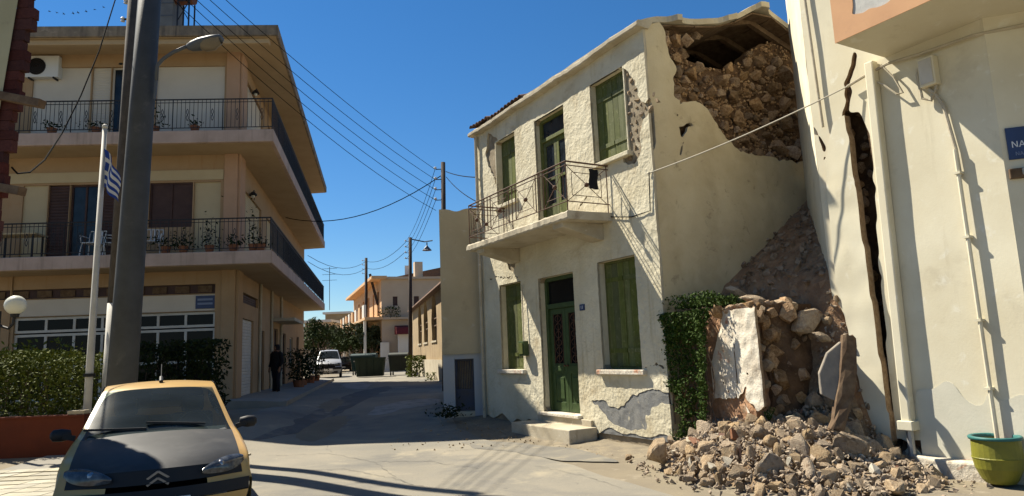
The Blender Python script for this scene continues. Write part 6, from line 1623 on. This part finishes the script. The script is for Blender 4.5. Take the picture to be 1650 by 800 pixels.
for i in range(8):
    y = .1 + i * 3; MB().box(-1.48, -1.3, y, y + 1.3, zS + .022, zS + 1.1).build('parapet_panel', far_or if i % 2 else far_wh, bb); MB().bar((-1.39, y + 1.3, zS + 1.0), (-1.39, y + 3, zS + 1.0), .06, .06).build('hand_rail', iron_b, bb)
    if i % 2 == 0: MB().box(-1.46, -1.26, y + .2, y + .45, 0.2, zS - .2).build('pillar', far_wh, bb)
# end wall facing the camera
xe = 6.2
wz = lambda px, py: (lambda q: (q.x, q.z))(BF.onY(px, py, 0))
wx0, wz0 = wz(633, 493); wx1, wz1 = wz(640.5, 478)
vx0, vz0 = wz(667, 492); vx1, vz1 = wz(675, 479)
rr = [(wx0, wx1, wz0, wz1), (vx0, vx1, wz0, wz1)]
sheet(cuts(.0, xe, 20, [q for r_ in rr for q in r_[:2]]), cuts(0, zR, 20, [q for r_ in rr for q in r_[2:]]), lambda u, v: not inr(u, v, rr), lambda u, v, w_: (u, -.01 + w_, v), .2, back=True, smooth=0).build('end_wall', far_pl, bb, recalc=False)
for r_ in rr: MB().box(r_[0], r_[1], .08, .12, r_[2], r_[3]).build('window', brown_sh, bb)
MB().box(-.6, xe, -.5, -.012, zS - .2, zS - .01).build('balcony_slab', far_pl, bb)
MB().box(xe, xe + .2, -.0, LB_, 0, zR).box(.26, xe, LB_, LB_ + .2, 0, zR).build('rear_wall', far_pl, bb); MB().box(.45, xe + .2, -.3, LB_, zR + .004, zR + .2).build('roof_slab', far_pl, bb)
MB().box(3.0, 3.7, .5, 1.2, zR + .2, zR + 1.6).build('chimney', far_pl, bb)
q = wz(613, 590); MB().box(-.15, .55, -.35, -.03, .3, 2.9).build('corner_pillar', far_wh, bb)
a0_, b0_ = wz(634, 540), wz(661, 527)
rs = thing('red_awning', 'red awning panel over the white wall beside the street pole', 'awning', BF.w((a0_[0] + b0_[0]) / 2, -1.2, a0_[1]), BF.ang)
hw = (b0_[0] - a0_[0]) / 2
MB().prism([(-.5, 0), (.6, .0), (.6, .75), (-.2, .55)], lambda y, z: (-hw, y, z), lambda y, z: (hw, y, z)).build('cover', red_aw, rs)
ww = thing('white_wall', 'white boundary wall below the red awning', 'wall', BF.w((a0_[0] + b0_[0]) / 2 + .2, -1.2, .3), BF.ang)
MB().box(-hw, hw, 0, .2, 0, a0_[1] - .32).build('wall_body', far_wh, ww); MB().box(-hw - .04, hw + .04, -.03, .23, a0_[1] - .318, a0_[1] - .25).build('coping', conc, ww)
bush('balcony_plant', BF.w(.6, -.35, zS), (.9, .3, .9), 220, .1, leaf_t, 'spiky plant on the end balcony of the orange beige building', 'plant', 3)
# house with a tiled roof behind
P = at(683, 500, 78)
rb = thing('tiled_house', 'low pitched beige house roof rising behind the orange beige building', 'house', (P.x, 78, .8), .1)
zt_ = at(660, 447, 78).z - .8; zr2 = at(710, 431, 78).z - .8
MB().box(-2.9, 6, 0, 8, 0, zt_).build('wall', far_pl, rb); MB().prism([(-3.3, zt_ + .004), (6.2, zt_ + .004), (6.2, zr2 + .5), (2.2, zr2), ], lambda x, z: (x, -.3, z), lambda x, z: (x, 8.3, z)).build('roof', tile_m, rb)
MB().box(.6, 1.2, -.06, -.01, zt_ - 1.4, zt_ - .5).build('window', brown_sh, rb); MB().box(-2.2, -1.5, 2, 2.7, zt_, zt_ + 1.6).build('chimney', far_wh, rb)
# pale houses beyond
for (px0_, px1_, pt_, Y, mat, lab) in ((524, 562, 507, 96, far_st, 'plain tan house block at the end of the street under the hill'), (490, 531, 521, 80, far_pl, 'low flat roofed house seen just past the apartment block end')):
    a_, b_ = at(px0_, 590, Y), at(px1_, 590, Y); zt_ = at(px0_, pt_, Y).z
    t = thing('distant_house', lab, 'house', ((a_.x + b_.x) / 2, Y, .9)); hw = (b_.x - a_.x) / 2
    MB().box(-hw, hw, 0, 8, -.5, zt_ - .9).build('wall', mat, t); MB().box(-hw - .3, hw + .3, -.3, 8.3, zt_ - .895, zt_ - .6).build('roof', far_wh, t)
    for k in range(2): MB().box(-hw * .5 + k * hw, -hw * .5 + k * hw + 1.0, -.05, -.01, 2.2, 3.6).build('window', brown_sh, t)
P = at(512, 556, 62); t = thing('garden_wall', 'low white garden wall behind the silver van', 'wall', (P.x, 62, .45)); MB().box(-.9, .9, 0, .2, 0, 1.6).build('wall_body', far_wh, t); MB().box(-.95, .95, -.03, .23, 1.602, 1.7).build('coping', conc, t)
# hills
hs = []
for y, f in ((260, 0), (330, .25), (420, .6), (520, .9), (640, 1), (900, .9)):
    hs.append([(-700 + 40 * i, y, -3 + f * (44 + 14 * nz2(i * .12, y * .002, 1) + 10 * math.sin(i * .22 + 2) + 4 * nz2(i * .6, y * .01, 1, 4))) for i in range(36)])
tag(MB().grid(hs).build('hills', hill_m, smooth=True), kind='structure')
# trees
def tree(P, h, cr, label, mat, n=1500, size=.16, sq=.8):
    t = thing('street_tree', label, 'tree', P, R.uniform(0, 6), 'trees along the street'); tr_ = MB(); th_ = h * .38
    tr_.tube([(0, 0, -.1), (.05, 0, th_ * .5), (.0, .05, th_)], [.16, .13, .11], 8); tips = []
    for k in range(7):
        a = k * .9 + R.uniform(-.3, .3); e = Vector((math.cos(a) * cr * R.uniform(.4, .75), math.sin(a) * cr * R.uniform(.4, .75), th_ + (h - th_) * R.uniform(.25, .8)))
        tr_.tube([(0, .05, th_ * .9), e * .5 + Vector((0, 0, th_ * .4)), e], [.08, .05, .02], 5); tips.append(e)
    tr_.build('trunk', bark, t)
    cl = [(Vector((R.gauss(0, .42), R.gauss(0, .42), 0)) * cr + Vector((0, 0, th_ + (h - th_) * R.uniform(.1, .92))), R.uniform(.25, .5) * cr) for _ in range(16)] + [(e, cr * .4) for e in tips]
    pts = []
    for _ in range(n):
        c, r_ = R.choice(cl); v = Vector((R.gauss(0, 1), R.gauss(0, 1), R.gauss(0, 1))).normalized() * r_ * R.random() ** .35; v.z *= sq; p = c + v
        if p.z > th_ * .55: pts.append(p)
    leaves(MB(), pts, size).build('crown', mat, t, recalc=False, kind='stuff')
for px, Y, pt_, cr, lab, mt in ((511, 60, 516, 1.7, 'dark bushy tree directly behind the silver van', leaf_t), (529, 66, 523, 2.1, 'grey green olive tree between the van and the bins', leaf_o), (547, 70, 527, 1.8, 'second olive tree nearer the tan house block', leaf_o), (570, 64, 523, 2.0, 'dark street tree left of the farthest pole', leaf_t), (585, 60, 524, 1.5, 'street tree right behind the teal waste bin', leaf_t), (602, 59, 522, 1.2, 'slim tree under the orange balcony corner', leaf_o)):
    P = gp_(px, 592, Y); tree(P, at(px, pt_, Y).z - P.z, cr, lab, mt)
# birds
for k, (px, py) in enumerate(((80, 19), (92, 21), (103, 23), (118, 22), (126, 21), (139, 19), (153, 16), (167, 12))):
    P = at(px, py, 90); a = R.uniform(-.3, .3); o = MB().add([(-.28, .0, .08 + a * .2), (0, -.09, 0), (.28, .0, .08 - a * .2), (0, .1, .0)], [(0, 1, 3), (1, 2, 3)]).tube([(0, -.2, 0), (0, .0, .02), (0, .22, 0)], [.01, .05, .02], 5).build('bird', dark)
    o.location = P; o.rotation_euler = (0, a, R.uniform(1, 2)); tag(o, 'tiny dark bird flying in the row above the apartment roof', 'bird', 'birds in the sky')
